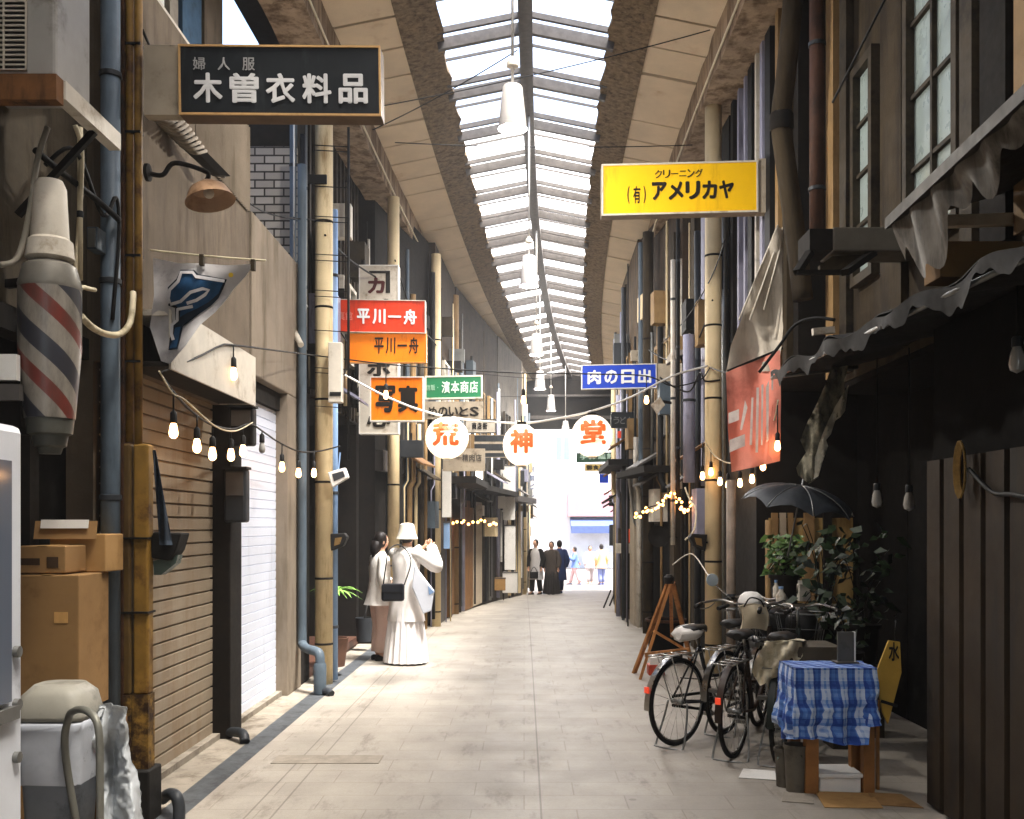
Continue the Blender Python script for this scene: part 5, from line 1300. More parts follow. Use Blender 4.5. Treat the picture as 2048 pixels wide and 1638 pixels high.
# umbrella
t = thing("umbrella", "open black umbrella hung under the tarpaulin above the potted plants", "umbrella", W(1640, 990, 7.4))
c = W(1604, 972, 7.5); ax = Vector((.16, -.16, 1)).normalized(); qx = ax.orthogonal().normalized(); qy = ax.cross(qx)
um = MB(); N = 8; M_ = 7
vs = []
for i in range(M_ + 1):
    tt = i / M_; rr_ = .43 * math.sin(tt * 1.15) / math.sin(1.15); zz_ = -.17 * (1 - math.cos(tt * 1.45)) / (1 - math.cos(1.45))
    for k in range(N * 4):
        a = 2 * math.pi * k / (N * 4); kk = 1 - .10 * tt * abs(math.sin(a * N / 2)) 
        vs.append(c + (qx * math.cos(a) + qy * math.sin(a)) * rr_ * kk + ax * (zz_ + .05 * tt * abs(math.sin(a * N / 2))))
nn = N * 4
um.add(vs, [(i * nn + k, i * nn + (k + 1) % nn, (i + 1) * nn + (k + 1) % nn, (i + 1) * nn + k) for i in range(M_) for k in range(nn)], True)
um.build("canopy", mat("umbrella_cloth", "24272b", .5, var=.3, scale=10), t)
rb = MB()
for k in range(N):
    a = 2 * math.pi * k / N + .0
    d = qx * math.cos(a) + qy * math.sin(a)
    rb.tube([c + d * .43 * math.sin(i / 6 * 1.15) / math.sin(1.15) + ax * (-.17 * (1 - math.cos(i / 6 * 1.45)) / (1 - math.cos(1.45)) + .004) for i in range(7)], .004, 5)
rb.build("ribs", M_steel, t); MB().tube([c + ax * .06, c - ax * .55], .007, 8).build("shaft", M_steel, t)

# unlit bulbs under the tarpaulin
for lb, px, py, Y in (("clear unlit bulb hanging under the tarpaulin right of the umbrella", 1818, 1000, 6.6), ("small dim unlit bulb beside the umbrella edge", 1754, 995, 7.0), ("unlit bulb hanging at the right edge under the tarpaulin", 2034, 715, 4.7)):
    t = thing("hanging_bulb", lb, "bulb", W(px, py, Y), "unlit bulbs under the tarpaulin")
    p = W(px, py, Y); MB().tube([p + Vector((0, 0, .10)), Vector((p.x, Y, 2.85))], .005, 6).build("flex", M_cable, t)
    MB().lathe([(.018, .10), (.024, .09), (.024, .05), (0, .05)], p, 12).build("socket", M_pvc_dk, t)
    MB().lathe([(.02, .05), (.03, .02), (.038, -.03), (.03, -.06), (.0, -.075)], p, 14).build("glass", M_off, t)
# rope coil on siding
t = thing("rope_coil", "coil of yellow rope hanging on the dark metal siding", "rope", W(1942, 940, 5.4))
rc = MB()
for k in range(7):
    o = k * .006
    rc.tube([Vector((2.39 - .012 - o * .5, 5.42 + (.035 + o) * math.cos(a * .449), EYE + .30 + (.12 + o) * math.sin(a * .449))) for a in range(14)], .006, 6, closed=True)
rc.build("coil", mat("straw_rope", "7a6030", .9, var=.3, scale=30), t)
MB().tube(spline([(2.38, 5.35, 1.98), (2.385, 5.1, 1.85), (2.39, 4.9, 1.83), (2.39, 4.5, 1.8), (2.39, 4.0, 1.86)], 5), .012, 8).build("cable", M_cable, loc=(2.38, 5.3, 1.95), label="black cable slung along the dark metal siding", cat="cable", group="loose cables on the walls")
MB().bar(W(1668, 660, 7.6), W(1625, 664, 7.6), .05, .05).build("pale_bracket", M_offwhite, loc=W(1640, 660, 7.6), label="short pale bar sticking out above the tarpaulin edge", cat="bracket")

# ---------------------------------------------------------------- bicycles
M_tyre = mat("bicycle_tyre", "151312", .8, var=.2); M_chrome = mat("worn_chrome", "9a9791", .3, metal=.9, var=.15); M_frame = mat("black_bike_frame", "17171a", .4, var=.2)
M_saddle = mat("black_vinyl", "1c1a18", .5, var=.2); M_refl = emis("red_reflector_glow", (.8, .06, .02), .12, (.75, .07, .03))  # reflector's catch of light is painted in as faint emission
BG = "bicycles parked in a row on the right"
def wheel(mb_t, hub, r, steer=0.0):
    cs, sn = math.cos(steer), math.sin(steer); h = Vector(hub)
    D = Vector((cs, sn, 0)); A = Vector((-sn, cs, 0))
    circ = lambda rad, n: [h + D * rad * math.cos(2 * math.pi * k / n) + Vector((0, 0, rad * math.sin(2 * math.pi * k / n))) for k in range(n)]
    ty = MB().tube(circ(r - .018, 40), .018, 8, closed=True).build("tyre", M_tyre, mb_t, local=True)
    MB().tube(circ(r - .038, 40), .009, 6, closed=True).build("rim", M_chrome, ty, local=True)
    sp = MB()
    for k in range(20):
        a = 2 * math.pi * k / 20; sp.tube([h + A * (.02 if k % 2 else -.02), h + D * (r - .04) * math.cos(a) + Vector((0, 0, (r - .04) * math.sin(a)))], .0014, 4)
    sp.build("spokes", M_chrome, ty, local=True)
    MB().tube([h - A * .05, h + A * .05], .02, 10).build("hub", M_steel, ty, local=True)
def bicycle(label, x, y, rz_, color, basket, saddle_cover=False, steer=.25, tub=None, headlamp=False, rack_box=False):
    t = thing("bicycle", label, "bicycle", (x, y, 0), BG, rz_)
    r = .335; L = 1.08
    wheel(t, (0, 0, r), r); wheel(t, (L, 0, r), r, steer)
    f = MB(); bb = (.44, 0, .28); st = (.27, 0, .74); ht, hb = (.86, 0, .88), (.92, 0, .66)
    f.tube([bb, st], .016, 8); f.tube(spline([bb, (.62, 0, .36), (.8, 0, .56), hb], 4), .019, 8); f.tube(spline([(.36, 0, .50), (.6, 0, .50), (.86, 0, .72)], 4), .014, 8); f.tube([ht, hb], .02, 8)
    for s in (-.06, .06): f.tube([(0, s, r), (.40, s * .5, .29)], .009, 6); f.tube([(0, s, r), st], .008, 6)
    f.build("frame", color, t, local=True)
    fk = MB()
    cs, sn = math.cos(steer), math.sin(steer)
    for s in (-.055, .055): fk.tube(spline([(.93 - s * sn, s * cs, .64), (.96 - s * sn, s * cs, .52), (L - s * sn, s * cs, r)], 4), .010, 6)
    fk.tube([ht, (.80, 0, 1.03)], .013, 8); fk.build("fork", M_chrome, t, local=True)
    hbm = MB(); e = lambda a, b, z: (.80 + a * cs - b * sn, a * sn + b * cs, z)
    hbm.tube(spline([e(-.24, .29, 1.02), e(-.10, .28, 1.04), e(.04, .16, 1.06), e(.02, 0, 1.03), e(.04, -.16, 1.06), e(-.10, -.28, 1.04), e(-.24, -.29, 1.02)], 4), .011, 8)
    hd = hbm.build("handlebar", M_chrome, t, local=True)
    for s in (-1, 1):
        MB().tube([e(-.25, .29 * s, 1.018), e(-.11, .282 * s, 1.036)], .017, 8).build("grip", M_saddle, hd, local=True)
        MB().tube(spline([e(-.18, .27 * s, 1.0), e(-.06, .24 * s, 1.0), e(.0, .2 * s, 1.04)], 3), .005, 5).build("brake_lever", M_chrome, hd, local=True)
    MB().tube(spline([e(0, .1, 1.02), (.90, .06, 1.0), (.95, .04, .8), (.9, .03, .6), (.6, .03, .45), (.1, .05, .5)], 4), .004, 5).build("brake_cable", M_cable, t, local=True)
    sd_ = MB(); rings = []
    for xx, w, h in ((.06, .03, .0), (.08, .095, .02), (.16, .105, .035), (.24, .07, .03), (.33, .028, .02), (.36, .012, .0)):
        rings.append([Vector((xx, w * math.cos(a * .5236), .865 + h * .6 + .028 * math.sin(a * .5236))) for a in range(12)])
    loft(rings).build("saddle", M_saddle, t, local=True)
    MB().tube([st, (.2, 0, .86)], .013, 8).build("seat_post", M_chrome, t, local=True)
    if saddle_cover:
        cv = MB(); rg = []
        for xx, w, z, h in ((.02, .03, .83, .03), (.05, .10, .84, .055), (.14, .115, .85, .06), (.22, .08, .86, .05), (.25, .06, .865, .035)):
            rg.append([Vector((xx + .008 * math.sin(a * 3), (w + .008 * math.sin(a * 2.1 + xx * 40)) * math.cos(a * .449), z + (h + .006 * math.cos(a * 4)) * math.sin(a * .449))) for a in range(14)])
        loft(rg).build("saddle_cover", mat("white_plastic_bag", "c8c2bb", .35, var=.1), t, local=True)
    for cxh, a0, a1 in ((0, 35, 184), (L, 15, 160)):
        fd = MB()
        arc = [R(a0 + (a1 - a0) * k / 20) for k in range(21)]
        for wv, mm in ((-.028, 0), (.028, 0)): pass
        o = len(fd.v)
        S = steer if cxh else 0; c_, s_ = math.cos(S), math.sin(S)
        fd.add([(cxh + (r + .03) * math.cos(a) * c_ - w * s_, (r + .03) * math.cos(a) * s_ + w * c_, r + (r + .03 - abs(w) * .25) * math.sin(a)) for a in arc for w in (-.024, 0, .024)],
               [(3 * k + j, 3 * k + j + 1, 3 * k + j + 4, 3 * k + j + 3) for k in range(20) for j in range(2)], True)
        fd.build("mudguard", M_chrome if color is M_frame else color, t, local=True)
    rk = MB()
    for s in (-.07, .07): rk.tube([(.20, s, .70), (-.26, s, .70)], .006, 6); rk.tube([(-.16, s, .70), (0, s * .9, r)], .005, 6)
    for xx in (-.25, -.12, .0, .12): rk.tube([(xx, -.07, .70), (xx, .07, .70)], .005, 6)
    rk.build("rear_rack", M_chrome, t, local=True)
    sk = MB(); sk.tube(spline([(.0, .09, r), (-.03, .11, .2), (-.10, .13, .012), (-.16, .08, .008), (-.16, -.08, .008), (-.10, -.13, .012), (-.03, -.11, .2), (0, -.09, r)], 4), .008, 6)
    sk.build("stand", M_steel, t, local=True)
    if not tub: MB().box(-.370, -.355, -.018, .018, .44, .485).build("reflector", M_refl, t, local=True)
    ck = MB(); ck.tube([(0, .045, r + .035), (.44, .05, .35)], .012, 6); ck.tube([(0, .045, r - .035), (.44, .05, .21)], .012, 6); ck.lathe([(.0, 0), (.085, 0), (.085, .008), (0, .01)], (.44, .05, .28), 20, axis=(0, 1, 0)); ck.build("chain_guard", M_black, t, local=True)
    for s in (-1, 1):
        cr = MB(); cr.tube([(.44, .07 * s, .28), (.44 + .12 * s, .08 * s, .28 - .12 * s)], .009, 6); cr.box(.40 + .12 * s, .48 + .12 * s, min(.08 * s, .17 * s), max(.08 * s, .17 * s), .265 - .12 * s, .29 - .12 * s)
        cr.build("pedal", M_steel, t, local=True)
    if basket:
        bk = MB(); cb = Vector((1.02, 0, 0)); 
        top = rounded((1.02, 0), .15, .19, .98, .04, 3); bot = rounded((1.0, 0), .11, .15, .74, .04, 3); mid = [(a + b) / 2 for a, b in zip(top, bot)]
        for ring, rr_ in ((top, .007), (bot, .005), (mid, .003)): bk.tube(ring, rr_, 5, closed=True)
        for a, b in zip(top, bot): bk.tube([a, b], .0025, 4)
        for k in range(-4, 5): bk.tube([(1.0 - .1, k * .032, .74), (1.0 + .1, k * .032, .74)], .0025, 4)
        bk.build("basket", basket, t, local=True)
    if not headlamp: MB().ball((1.01, 0, .88), .13, 14, 10, (.8, 1.05, 1.0)).build('basket_bag', M_saddle, t, local=True)
    if headlamp: MB().lathe([(.0, -.03), (.05, -.02), (.06, .04), (.0, .045)], (.98, 0, .70), 14, axis=(1, 0, 0)).build("headlamp", M_white, t, local=True)
    return t
bicycle("black bicycle with a white bag over its saddle, nearest the alley centre", 1.17, 7.62, R(43), M_frame, M_steel, True, .35, headlamp=True)
bicycle("second bicycle of the row with a brown frame and an orange rear reflector", 1.52, 7.22, R(60), mat("brown_bike_frame", "33241a", .45), M_frame, False, -.2)
bicycle("fourth bicycle pushed in behind the row against the pale square pipe", 1.62, 8.05, R(52), M_frame, M_frame, False, -.3, tub=True)
bicycle("bicycle half hidden behind the cloth covered table", 1.80, 7.05, R(66), mat("dark_green_frame", "232a26", .4), M_steel, False, .2, tub=True)
# things on the handlebars
t = thing("bag", "cream cloth bag hanging from the bicycle handlebars", "bag", W(1505, 1245, 8.0))
def sack(u, v): 
    return W(1480 + 52 * u + 6 * math.sin(v * 3), 1212 + 50 * v - 5 * math.sin(u * 3.1), 7.75 - .05 * math.sin(u * 3.1) * math.sin(v * 2.6 + .3))
MB().grid(sack, 12, 12, thick=.03, nrm=(0, 1, 0)).build("sack", mat("cream_canvas", "b3a58c", .9, var=.12), t)
MB().tube(spline([W(1488, 1214, 7.74), W(1500, 1196, 7.74), W(1520, 1200, 7.74), W(1528, 1214, 7.74)], 4), .006, 6).build("handle", M_saddle, t)
t = thing("helmet", "white helmet resting over the bicycle handlebars", "helmet", W(1503, 1198, 7.9))
MB().lathe([(.0, .085), (.05, .078), (.085, .05), (.10, .01), (.10, -.005), (.09, 0)], W(1502, 1204, 7.9), 20, sy=1.2).build("shell", M_white, t)
MB().lathe([(.09, 0), (.115, -.012), (.115, -.018), (.088, -.008)], W(1502, 1204, 7.9), 20, sy=1.2).build("rim", M_black, t)
t = thing("round_mirror", "round mirror on a thin stem leaning out beside the right hand cream pole", "mirror", W(1426, 1162, 8.4))
MB().lathe([(0, 0), (.05, 0), (.054, .006), (.05, .014), (0, .016)], W(1424, 1160, 8.4), 22, axis=(.15, -1, .1)).build("mirror_glass", glass_mat("mirror_grey", (.32, .36, .38), .15), t)
MB().tube([W(1426, 1166, 8.42), W(1460, 1196, 8.4), W(1470, 1206, 8.4)], .006, 6).build("stem", M_chrome, t)
MB().tube(spline([W(1345, 1130, 9.6), W(1372, 1110, 9.6), W(1390, 1112, 9.4), W(1416, 1150, 8.6), W(1424, 1160, 8.44)], 4), .006, 6).build("cord", M_offwhite, loc=W(1372, 1110, 9.6), label="pale cord strung from the easel top to the round mirror", cat="cord")

# ---------------------------------------------------------------- table with blue checked cloth
M_check = None
def check_mat():
    m = bpy.data.materials.new("blue_check_cloth"); m.use_nodes = True
    k = NT(m); b = k.n["Principled BSDF"]; b.inputs["Roughness"].default_value = .9
    g = k.new("ShaderNodeNewGeometry"); s = k.new("ShaderNodeSeparateXYZ"); k.link(g.outputs["Position"], s.inputs[0])
    h = k.math('ADD', s.outputs[0], s.outputs[1])
    def band(v, p, w, ph): return k.math('LESS_THAN', k.math('FRACT', k.math('ADD', k.math('DIVIDE', v, p), ph)), w)
    a = k.math('ADD', k.math('MULTIPLY', band(h, .105, .5, .1), .5), k.math('MULTIPLY', band(h, .035, .4, .3), .2))
    c = k.math('ADD', k.math('MULTIPLY', band(s.outputs[2], .115, .42, .2), .32), k.math('MULTIPLY', band(s.outputs[2], .04, .4, 0), .12))
    f = k.math('ADD', k.math('ADD', a, c), k.math('MULTIPLY', k.math('SUBTRACT', k.noise(k.pos(), 14, 4), .5), .5), True)
    r = k.new("ShaderNodeValToRGB"); e = r.color_ramp.elements
    e[0].position = .1; e[0].color = (*hexc("b9c6da"), 1); e[1].position = .95; e[1].color = (*hexc("173a86"), 1); x = e.new(.5); x.color = (*hexc("4d78bd"), 1)
    k.link(f, r.inputs[0]); k.link(r.outputs[0], b.inputs["Base Color"])
    return m
tx0, tx1 = W(1592, 0, 6.2).x, W(1748, 0, 6.2).x
t = thing("table", "wooden table under a blue checked cloth on the right", "table", ((tx0 + tx1) / 2, 6.45, 0))
M_leg = mat("table_wood", "8d5f33", .65, var=.2, dirt="5b3a1d", amt=.3, streak=True)
MB().box(tx0, tx1, 6.2, 6.5, .75, .785).build("top", M_leg, t)
for x0, x1, y0, y1 in ((W(1612, 0, 6.22).x, W(1638, 0, 6.22).x, 6.22, 6.29), (W(1728, 0, 6.22).x, W(1750, 0, 6.22).x, 6.22, 6.29), (tx0 + .02, tx0 + .09, 6.42, 6.48), (tx1 - .07, tx1, 6.42, 6.48)):
    MB().box(x0, x1, y0, y1, 0, .75).build("leg", M_leg, t, bevel=.004)
cl_t = thing("tablecloth", "blue and white checked cloth draped over the wooden table", "cloth", ((tx0 + tx1) / 2, 6.45, .79))
M_ck = check_mat()
def wrap(u, v):
    """one hanging skirt of cloth: left end, front, right end"""
    D = .36; Wd = tx1 - tx0 + .03; tot = D + Wd + D * .6; q_ = u * tot; x0, y0 = tx0 - .015, 6.185
    if q_ < D: p = Vector((x0, y0 + D - q_, 0)); nrm = Vector((-1, 0, 0)); c = q_ / D
    elif q_ < D + Wd: p = Vector((x0 + q_ - D, y0, 0)); nrm = Vector((0, -1, 0)); c = 1
    else: p = Vector((x0 + Wd, y0 + (q_ - D - Wd), 0)); nrm = Vector((1, 0, 0)); c = 1
    for k in (D, D + Wd):
        if abs(q_ - k) < .05: nrm = (Vector((-1, -1, 0)) if k == D else Vector((1, -1, 0))).normalized() * 1.0
    fl = v * (.020 + .018 * math.sin(q_ * 31 + v * 1.2) + .010 * math.sin(q_ * 67 + 2) + .012 * math.sin(v * 9 + q_ * 6))
    drop = .455 + .02 * math.sin(q_ * 11) - (.11 if q_ > D + Wd * .88 else 0) - (.05 if q_ < D * .5 else 0)
    fl += crumple(p + Vector((0, 0, v)), 8, .018) * v
    return p + nrm * fl + Vector((0, 0, .795 - drop * v))
MB().grid(wrap, 150, 28, thick=.002, nrm=(.3, 1, 0)).build("hanging_drop", M_ck, cl_t)
def clt(u, v): return (tx0 - .017 + (tx1 - tx0 + .034) * u, 6.185 + .34 * v, .795 + .004 * math.sin(u * 17) * math.sin(v * 13))
MB().grid(clt, 20, 16, thick=.003, nrm=(0, 0, -1)).build("top_cloth", M_ck, cl_t)
t = thing("plastic_sleeve", "clear grey upright plastic holder standing on the checked tablecloth", "holder", W(1693, 1337, 6.45))
a, b = W(1676, 1334, 6.4), W(1708, 1264, 6.4)
MB().box(a.x, b.x, 6.4, 6.42, .80, b.z).build("sheet", mat("grey_acrylic", "55534f", .3, var=.1), t); MB().box(b.x, b.x + .008, 6.39, 6.44, .80, b.z).build("edge", M_white, t); MB().box(a.x - .02, b.x + .02, 6.36, 6.48, .798, .806).build("foot", M_greyp, t)
t = thing("crate", "box behind the table under a crumpled beige cloth", "box", W(1600, 1337, 7.0))
a, b = W(1520, 1400, 7.0), W(1672, 1288, 7.0)
MB().box(W(1560, 0, 7).x, W(1676, 0, 7).x, 6.9, 7.3, .45, b.z - .01).build("box", mat("grey_brown_box", "4c453b", .8, var=.2), t)
t = thing("cover_cloth", "crumpled beige cloth thrown over the box beside the table", "cloth", W(1550, 1300, 6.9))
cloth_poly([(1532, 1284), (1565, 1280), (1604, 1284), (1606, 1312), (1590, 1330), (1575, 1334), (1566, 1352), (1556, 1378), (1540, 1382), (1532, 1366), (1520, 1372), (1504, 1344), (1508, 1322), (1522, 1300)], 6.86, .05, .12, .09, 8).build("front_fold", mat("beige_cover", "cfc4ab", .9, var=.1, dirt="a59a82", amt=.3), t)
def ctop(u, v): return W(1528 + 78 * u + 6 * v, 1283 + 4 * math.sin(u * 6) - 2 * v, 6.86 + .42 * v)
MB().grid(ctop, 12, 6, thick=.005, nrm=(0, 0, -1)).build("top_fold", mat("beige_cover", "", .9), t)
# yellow hexagonal board
t = thing("notice_board", "yellow six sided board with a black character hanging between the table and the siding", "sign", W(1780, 1280, 6.35))
hexp = [(1778, 1281), (1800, 1284), (1803, 1345), (1776, 1448), (1765, 1424), (1753, 1344)]
MB().prism([W(x, y, 6.3) for x, y in hexp], (0, .02, 0)).build("board", mat("yellow_board", "a88536", .7, var=.12, dirt="775c24", amt=.25), t)
MB().text("水", W(1777, 1322, 6.297), (W(1798, 0, 6.3) - W(1777, 0, 6.3)).normalized(), (0, 0, 1), 21 * 6.3 / FPX, 38 * 6.3 / FPX, .03, .002).build("character", M_kblk, t)
MB().bar(W(1762, 1402, 6.29), W(1794, 1412, 6.29), .004, .02).build("strap", M_black, t); MB().box(W(1752, 0, 6.35).x, W(1757, 0, 6.35).x, 6.33, 6.36, 0, W(0, 1400, 6.35).z).build("stake", M_leg, t)
MB().tube([W(1790, 1284, 6.31), W(1792, 1240, 6.31)], .004, 5).build("string", M_cable, t)
# under and before the table
t = thing("foam_box", "white foam box under the checked table", "box", W(1682, 1612, 6.0))
a, b = W(1640, 1600, 6.25), W(1722, 1578, 6.25)
MB().box(a.x, b.x, 6.25, 6.5, .006, .10).build("tub", M_white, t, bevel=.006); MB().box(a.x - .012, b.x + .012, 6.24, 6.51, .10, .125).build("lid", M_white, t, bevel=.004)
for lb, poly, m in (("flat sheet of cardboard on the paving under the white foam box", [(1.78, 5.92), (2.12, 5.9), (2.16, 6.22), (1.82, 6.26)], M_card_lt), ("second cardboard sheet lying by the foot of the dark siding", [(2.10, 5.98), (2.36, 5.9), (2.34, 6.2), (2.14, 6.24)], M_card), ("pale paper sheet lying on the paving beside the bicycles", [(1.42, 6.62), (1.66, 6.55), (1.70, 6.78), (1.5, 6.84)], M_white), ("small pale paper sheet by the grey planters", [(1.56, 6.05), (1.74, 6.0), (1.80, 6.2), (1.62, 6.24)], M_concrete)):
    MB().prism([(x, y, .006 + .002 * i) for i, (x, y) in enumerate(poly)], (0, 0, .003)).build("flat_sheet", m, loc=(poly[0][0], poly[0][1], .006), label=lb, cat="sheet", group="loose sheets on the paving")
for lb, x, y, r, h in (("grey round planter before the table leg, taller of two", W(1592, 0, 6.3).x, 6.3, .075, .30), ("grey round planter with a pale rim left of the table leg", W(1566, 0, 6.45).x, 6.42, .062, .25)):
    t = thing("planter", lb, "planter", (x, y, 0), "grey planters by the table")
    MB().lathe([(0, .005), (r * .8, .005), (r, h), (r * 1.08, h), (r * 1.08, h - .02), (r * .95, h - .02), (r * .9, h - .05), (0, h - .05)], (x, y, 0), 18).build("pot", mat("grey_ceramic", "5e574c", .6, var=.2, dirt="38332b", amt=.4), t)
    mb = MB(); leaf_tuft(mb, (x, y, h - .05), 12, .1, .8, .8, .012, int(x * 100)); mb.build("leaves", M_leaf_dk, t)

# potted and hanging plants under the umbrella
def shrub(label, c, n, rad, hgt, L, seed, m, pot=True):
    q = random.Random(seed); c = Vector(c)
    t = thing("potted_plant", label, "plant", (c.x, c.y, 0 if pot else c.z), "plants under the umbrella")
    mb = MB(); stm = MB()
    for i in range(n):
        a = q.uniform(0, 6.283); rr_ = rad * math.sqrt(q.random()); z = c.z + hgt * q.uniform(-.5, .5)
        p = Vector((c.x + rr_ * math.cos(a), c.y + rr_ * math.sin(a), z))
        d = Vector((q.uniform(-1, 1), q.uniform(-1, 1), q.uniform(-.7, .5))).normalized(); sd2 = d.orthogonal().normalized()
        l = L * q.uniform(.6, 1.2); w = l * .3
        mb.add([p, p + d * l * .35 + sd2 * w, p + d * l - Vector((0, 0, l * .2)), p + d * l * .35 - sd2 * w], [(0, 1, 2, 3)], True)
        if i % 9 == 0: stm.tube(spline([Vector((c.x, c.y, c.z - hgt * .6)), Vector(((c.x + p.x) / 2, (c.y + p.y) / 2, (z + c.z - hgt * .3) / 2 + .05)), p], 3), .004, 5)
    mb.build("leaves", m, t); stm.build("stems", M_dark, t)
    if pot:
        zb = c.z - hgt * .6
        MB().lathe([(0, zb - .3), (.10, zb - .3), (.13, zb), (.145, zb), (.145, zb + .03), (.12, zb + .03), (0, zb - .02)], (c.x, c.y, 0), 18).build("pot", M_dark, t)
        MB().box(c.x - .13, c.x + .13, c.y - .13, c.y + .13, 0, zb - .3).build("pot_stand", M_wood_dk, t)
    return t
shrub("green bushy plant behind the bicycle handlebars", W(1570, 1110, 8.9), 260, .17, .34, .09, 4, mat("mid_green_leaf", "46602c", .5, var=.4, scale=15))
shrub("dark broad leaved plant under the black umbrella", W(1650, 1140, 8.3), 110, .26, .8, .13, 9, M_leaf_dk)
shrub("dark plant at the back of the shop front by the yellow board", W(1725, 1150, 8.0), 80, .26, .7, .13, 14, M_leaf_dk)
shrub("dark leafy plant standing right behind the beige covered box", W(1690, 1240, 7.6), 50, .2, .45, .11, 19, M_leaf_dk)
for lb, px, py, w, h, Y in (("white plastic bottle among the plants", 1552, 1180, 10, 30, 8.6), ("pale jug among the plants by the umbrella", 1562, 1195, 16, 34, 8.5), ("grey white carton standing among the plants", 1608, 1185, 18, 34, 8.4)):
    p = W(px, py + h / 2, Y); r = w * Y / FPX / 1.6; hh = h * Y / FPX
    t = thing("bottle" if "bottle" in lb else "jug" if "jug" in lb else "carton", lb, "bottle" if "bottle" in lb else "jug" if "jug" in lb else "carton", p)
    if "carton" in lb: MB().box(p.x - r, p.x + r, Y - .03, Y + .05, p.z, p.z + hh).build("body", M_offwhite, t, bevel=.004); MB().box(p.x - r, p.x + r, Y + .005, Y + .015, p.z + hh, p.z + hh + .03).build("top_fold", M_white, t)
    else: MB().lathe([(0, 0), (r, 0), (r, hh * .65), (r * .5, hh * .85), (r * .45, hh), (0, hh)], p, 14).build("body", M_offwhite, t); MB().lathe([(0, hh), (r * .5, hh), (r * .5, hh + .02), (0, hh + .02)], p, 12).build("cap", M_bluepipe, t)
t = thing("shelf", "low timber shelf behind the bicycles carrying bottles and pots", "shelf", W(1590, 1250, 8.55))
z = W(0, 1212, 8.5).z
MB().box(W(1535, 0, 8.5).x, W(1690, 0, 8.5).x, 8.3, 8.75, z - .04, z - .002).build("board", M_wood_dk, t)
for px in (1540, 1610, 1622, 1684): MB().box(W(px, 0, 8.5).x, W(px + 7, 0, 8.5).x, 8.5, 8.56, 0, z - .04).build("leg", M_tan, t)

# ---------------------------------------------------------------- easel and far right bits
t = thing("easel", "orange brown wooden easel standing by the right hand houses", "easel", W(1330, 1340, 10.9))
ap = W(1338, 1162, 10.9); zg = gz(10.9)
def onfl(px, py): 
    s_ = FPX * EYE / (py - CY); return Vector(((px - CX) * s_ / FPX, s_, gz(s_)))
for a, b, w in ((ap, onfl(1268, 1345), .05), (ap + Vector((.02, -.02, 0)), onfl(1280, 1358), .045), (ap + Vector((.05, .06, -.02)), onfl(1384, 1330), .05), (ap + Vector((.03, .1, 0)), onfl(1345, 1315), .04)):
    MB().bar(a, b, w, .03).build("leg", M_wood, t)
MB().bar(W(1308, 1262, 10.75), W(1372, 1300, 10.85), .04, .025).build("cross_bar", M_wood, t)
MB().bar(W(1290, 1310, 10.7), W(1378, 1300, 10.8), .03, .05).build("ledge", M_wood, t)
MB().lathe([(0, -.03), (.05, -.03), (.06, .04), (.03, .07), (0, .07)], ap, 12).build("head", M_black, t)
t = thing("tub", "dark basket with a rusty rim standing behind the easel", "basket", onfl(1330, 1322))
p = onfl(1332, 1322); MB().lathe([(0, 0), (.2, 0), (.24, .5), (.25, .52), (.22, .52), (.19, .05), (0, .04)], p, 20).build("tub", M_void, t)
MB().lathe([(.235, .50), (.255, .51), (.255, .54), (.235, .54)], p, 20).build("rim", M_rust, t)
t = thing("cone_stand", "small red and white bottle crate beside the easel legs", "crate", onfl(1312, 1350))
p = onfl(1312, 1350); MB().box(p.x - .08, p.x + .1, p.y, p.y + .2, p.z, p.z + .12).build("crate", mat("crate_red", "a8402a", .5), t, bevel=.01); MB().box(p.x - .06, p.x + .08, p.y + .02, p.y + .18, p.z + .12, p.z + .2).build("bottles", M_white, t)
t = thing("orange_lantern", "small bright orange lantern hung on the far right house front", "lantern", W(1260, 1085, 19))
MB().lathe([(0, 0), (.10, .01), (.115, .12), (.10, .26), (0, .27)], W(1260, 1086, 18.6), 18).build("shade", mat("lantern_orange", "e8501a", .6, var=.05), t); MB().lathe([(0, .27), (.06, .27), (.06, .30), (0, .30)], W(1260, 1086, 18.6), 14).build("cap", M_black, t)
MB().tube([W(1260, 1056, 18.6), W(1262, 1030, 18.6)], .008, 5).build("hook", M_cable, t)
cc = thing("curtain", "grey cloth hanging from the far right canopy", "curtain", W(1265, 940, 17.5))
MB().grid(lambda u, v: W(1252 + 34 * u - 6 * v * u + 14 * v * (1 - u), 935 + 110 * v + 20 * u, 17.0 - .04 * math.sin(u * 14)), 20, 6, thick=.005, nrm=(0, 1, 0)).build("cloth", mat("grey_cloth", "8d8a84", .85, var=.2), cc)
def person_free_lamp(): pass
t = thing("loudspeaker", "round black horn speaker on the house front behind the easel", "lamp", W(1318, 1072, 12.4))
MB().lathe([(0, .1), (.05, .1), (.13, 0), (.135, -.02), (.11, -.01), (0, .02)], W(1318, 1072, 12.4), 20, axis=(.3, 1, .2)).build("horn", M_black, t); MB().bar(W(1325, 1072, 12.5), W(1352, 1075, 12.8), .03, .03).build("arm", M_black, t)  # horn of a loudspeaker, gives no light
for lb, a, b in (("left of two dark boards leaning by the open end", (1207, 1216), (1222, 1180)), ("right of two dark boards leaning by the open end", (1219, 1212), (1231, 1182))):
    MB().bar(W(*a, 21.8), W(*b, 21.8), .05, .03).build("leaning_board", M_dark, loc=W(*a, 21.8), label=lb, cat="board", group="boards leaning by the open end")
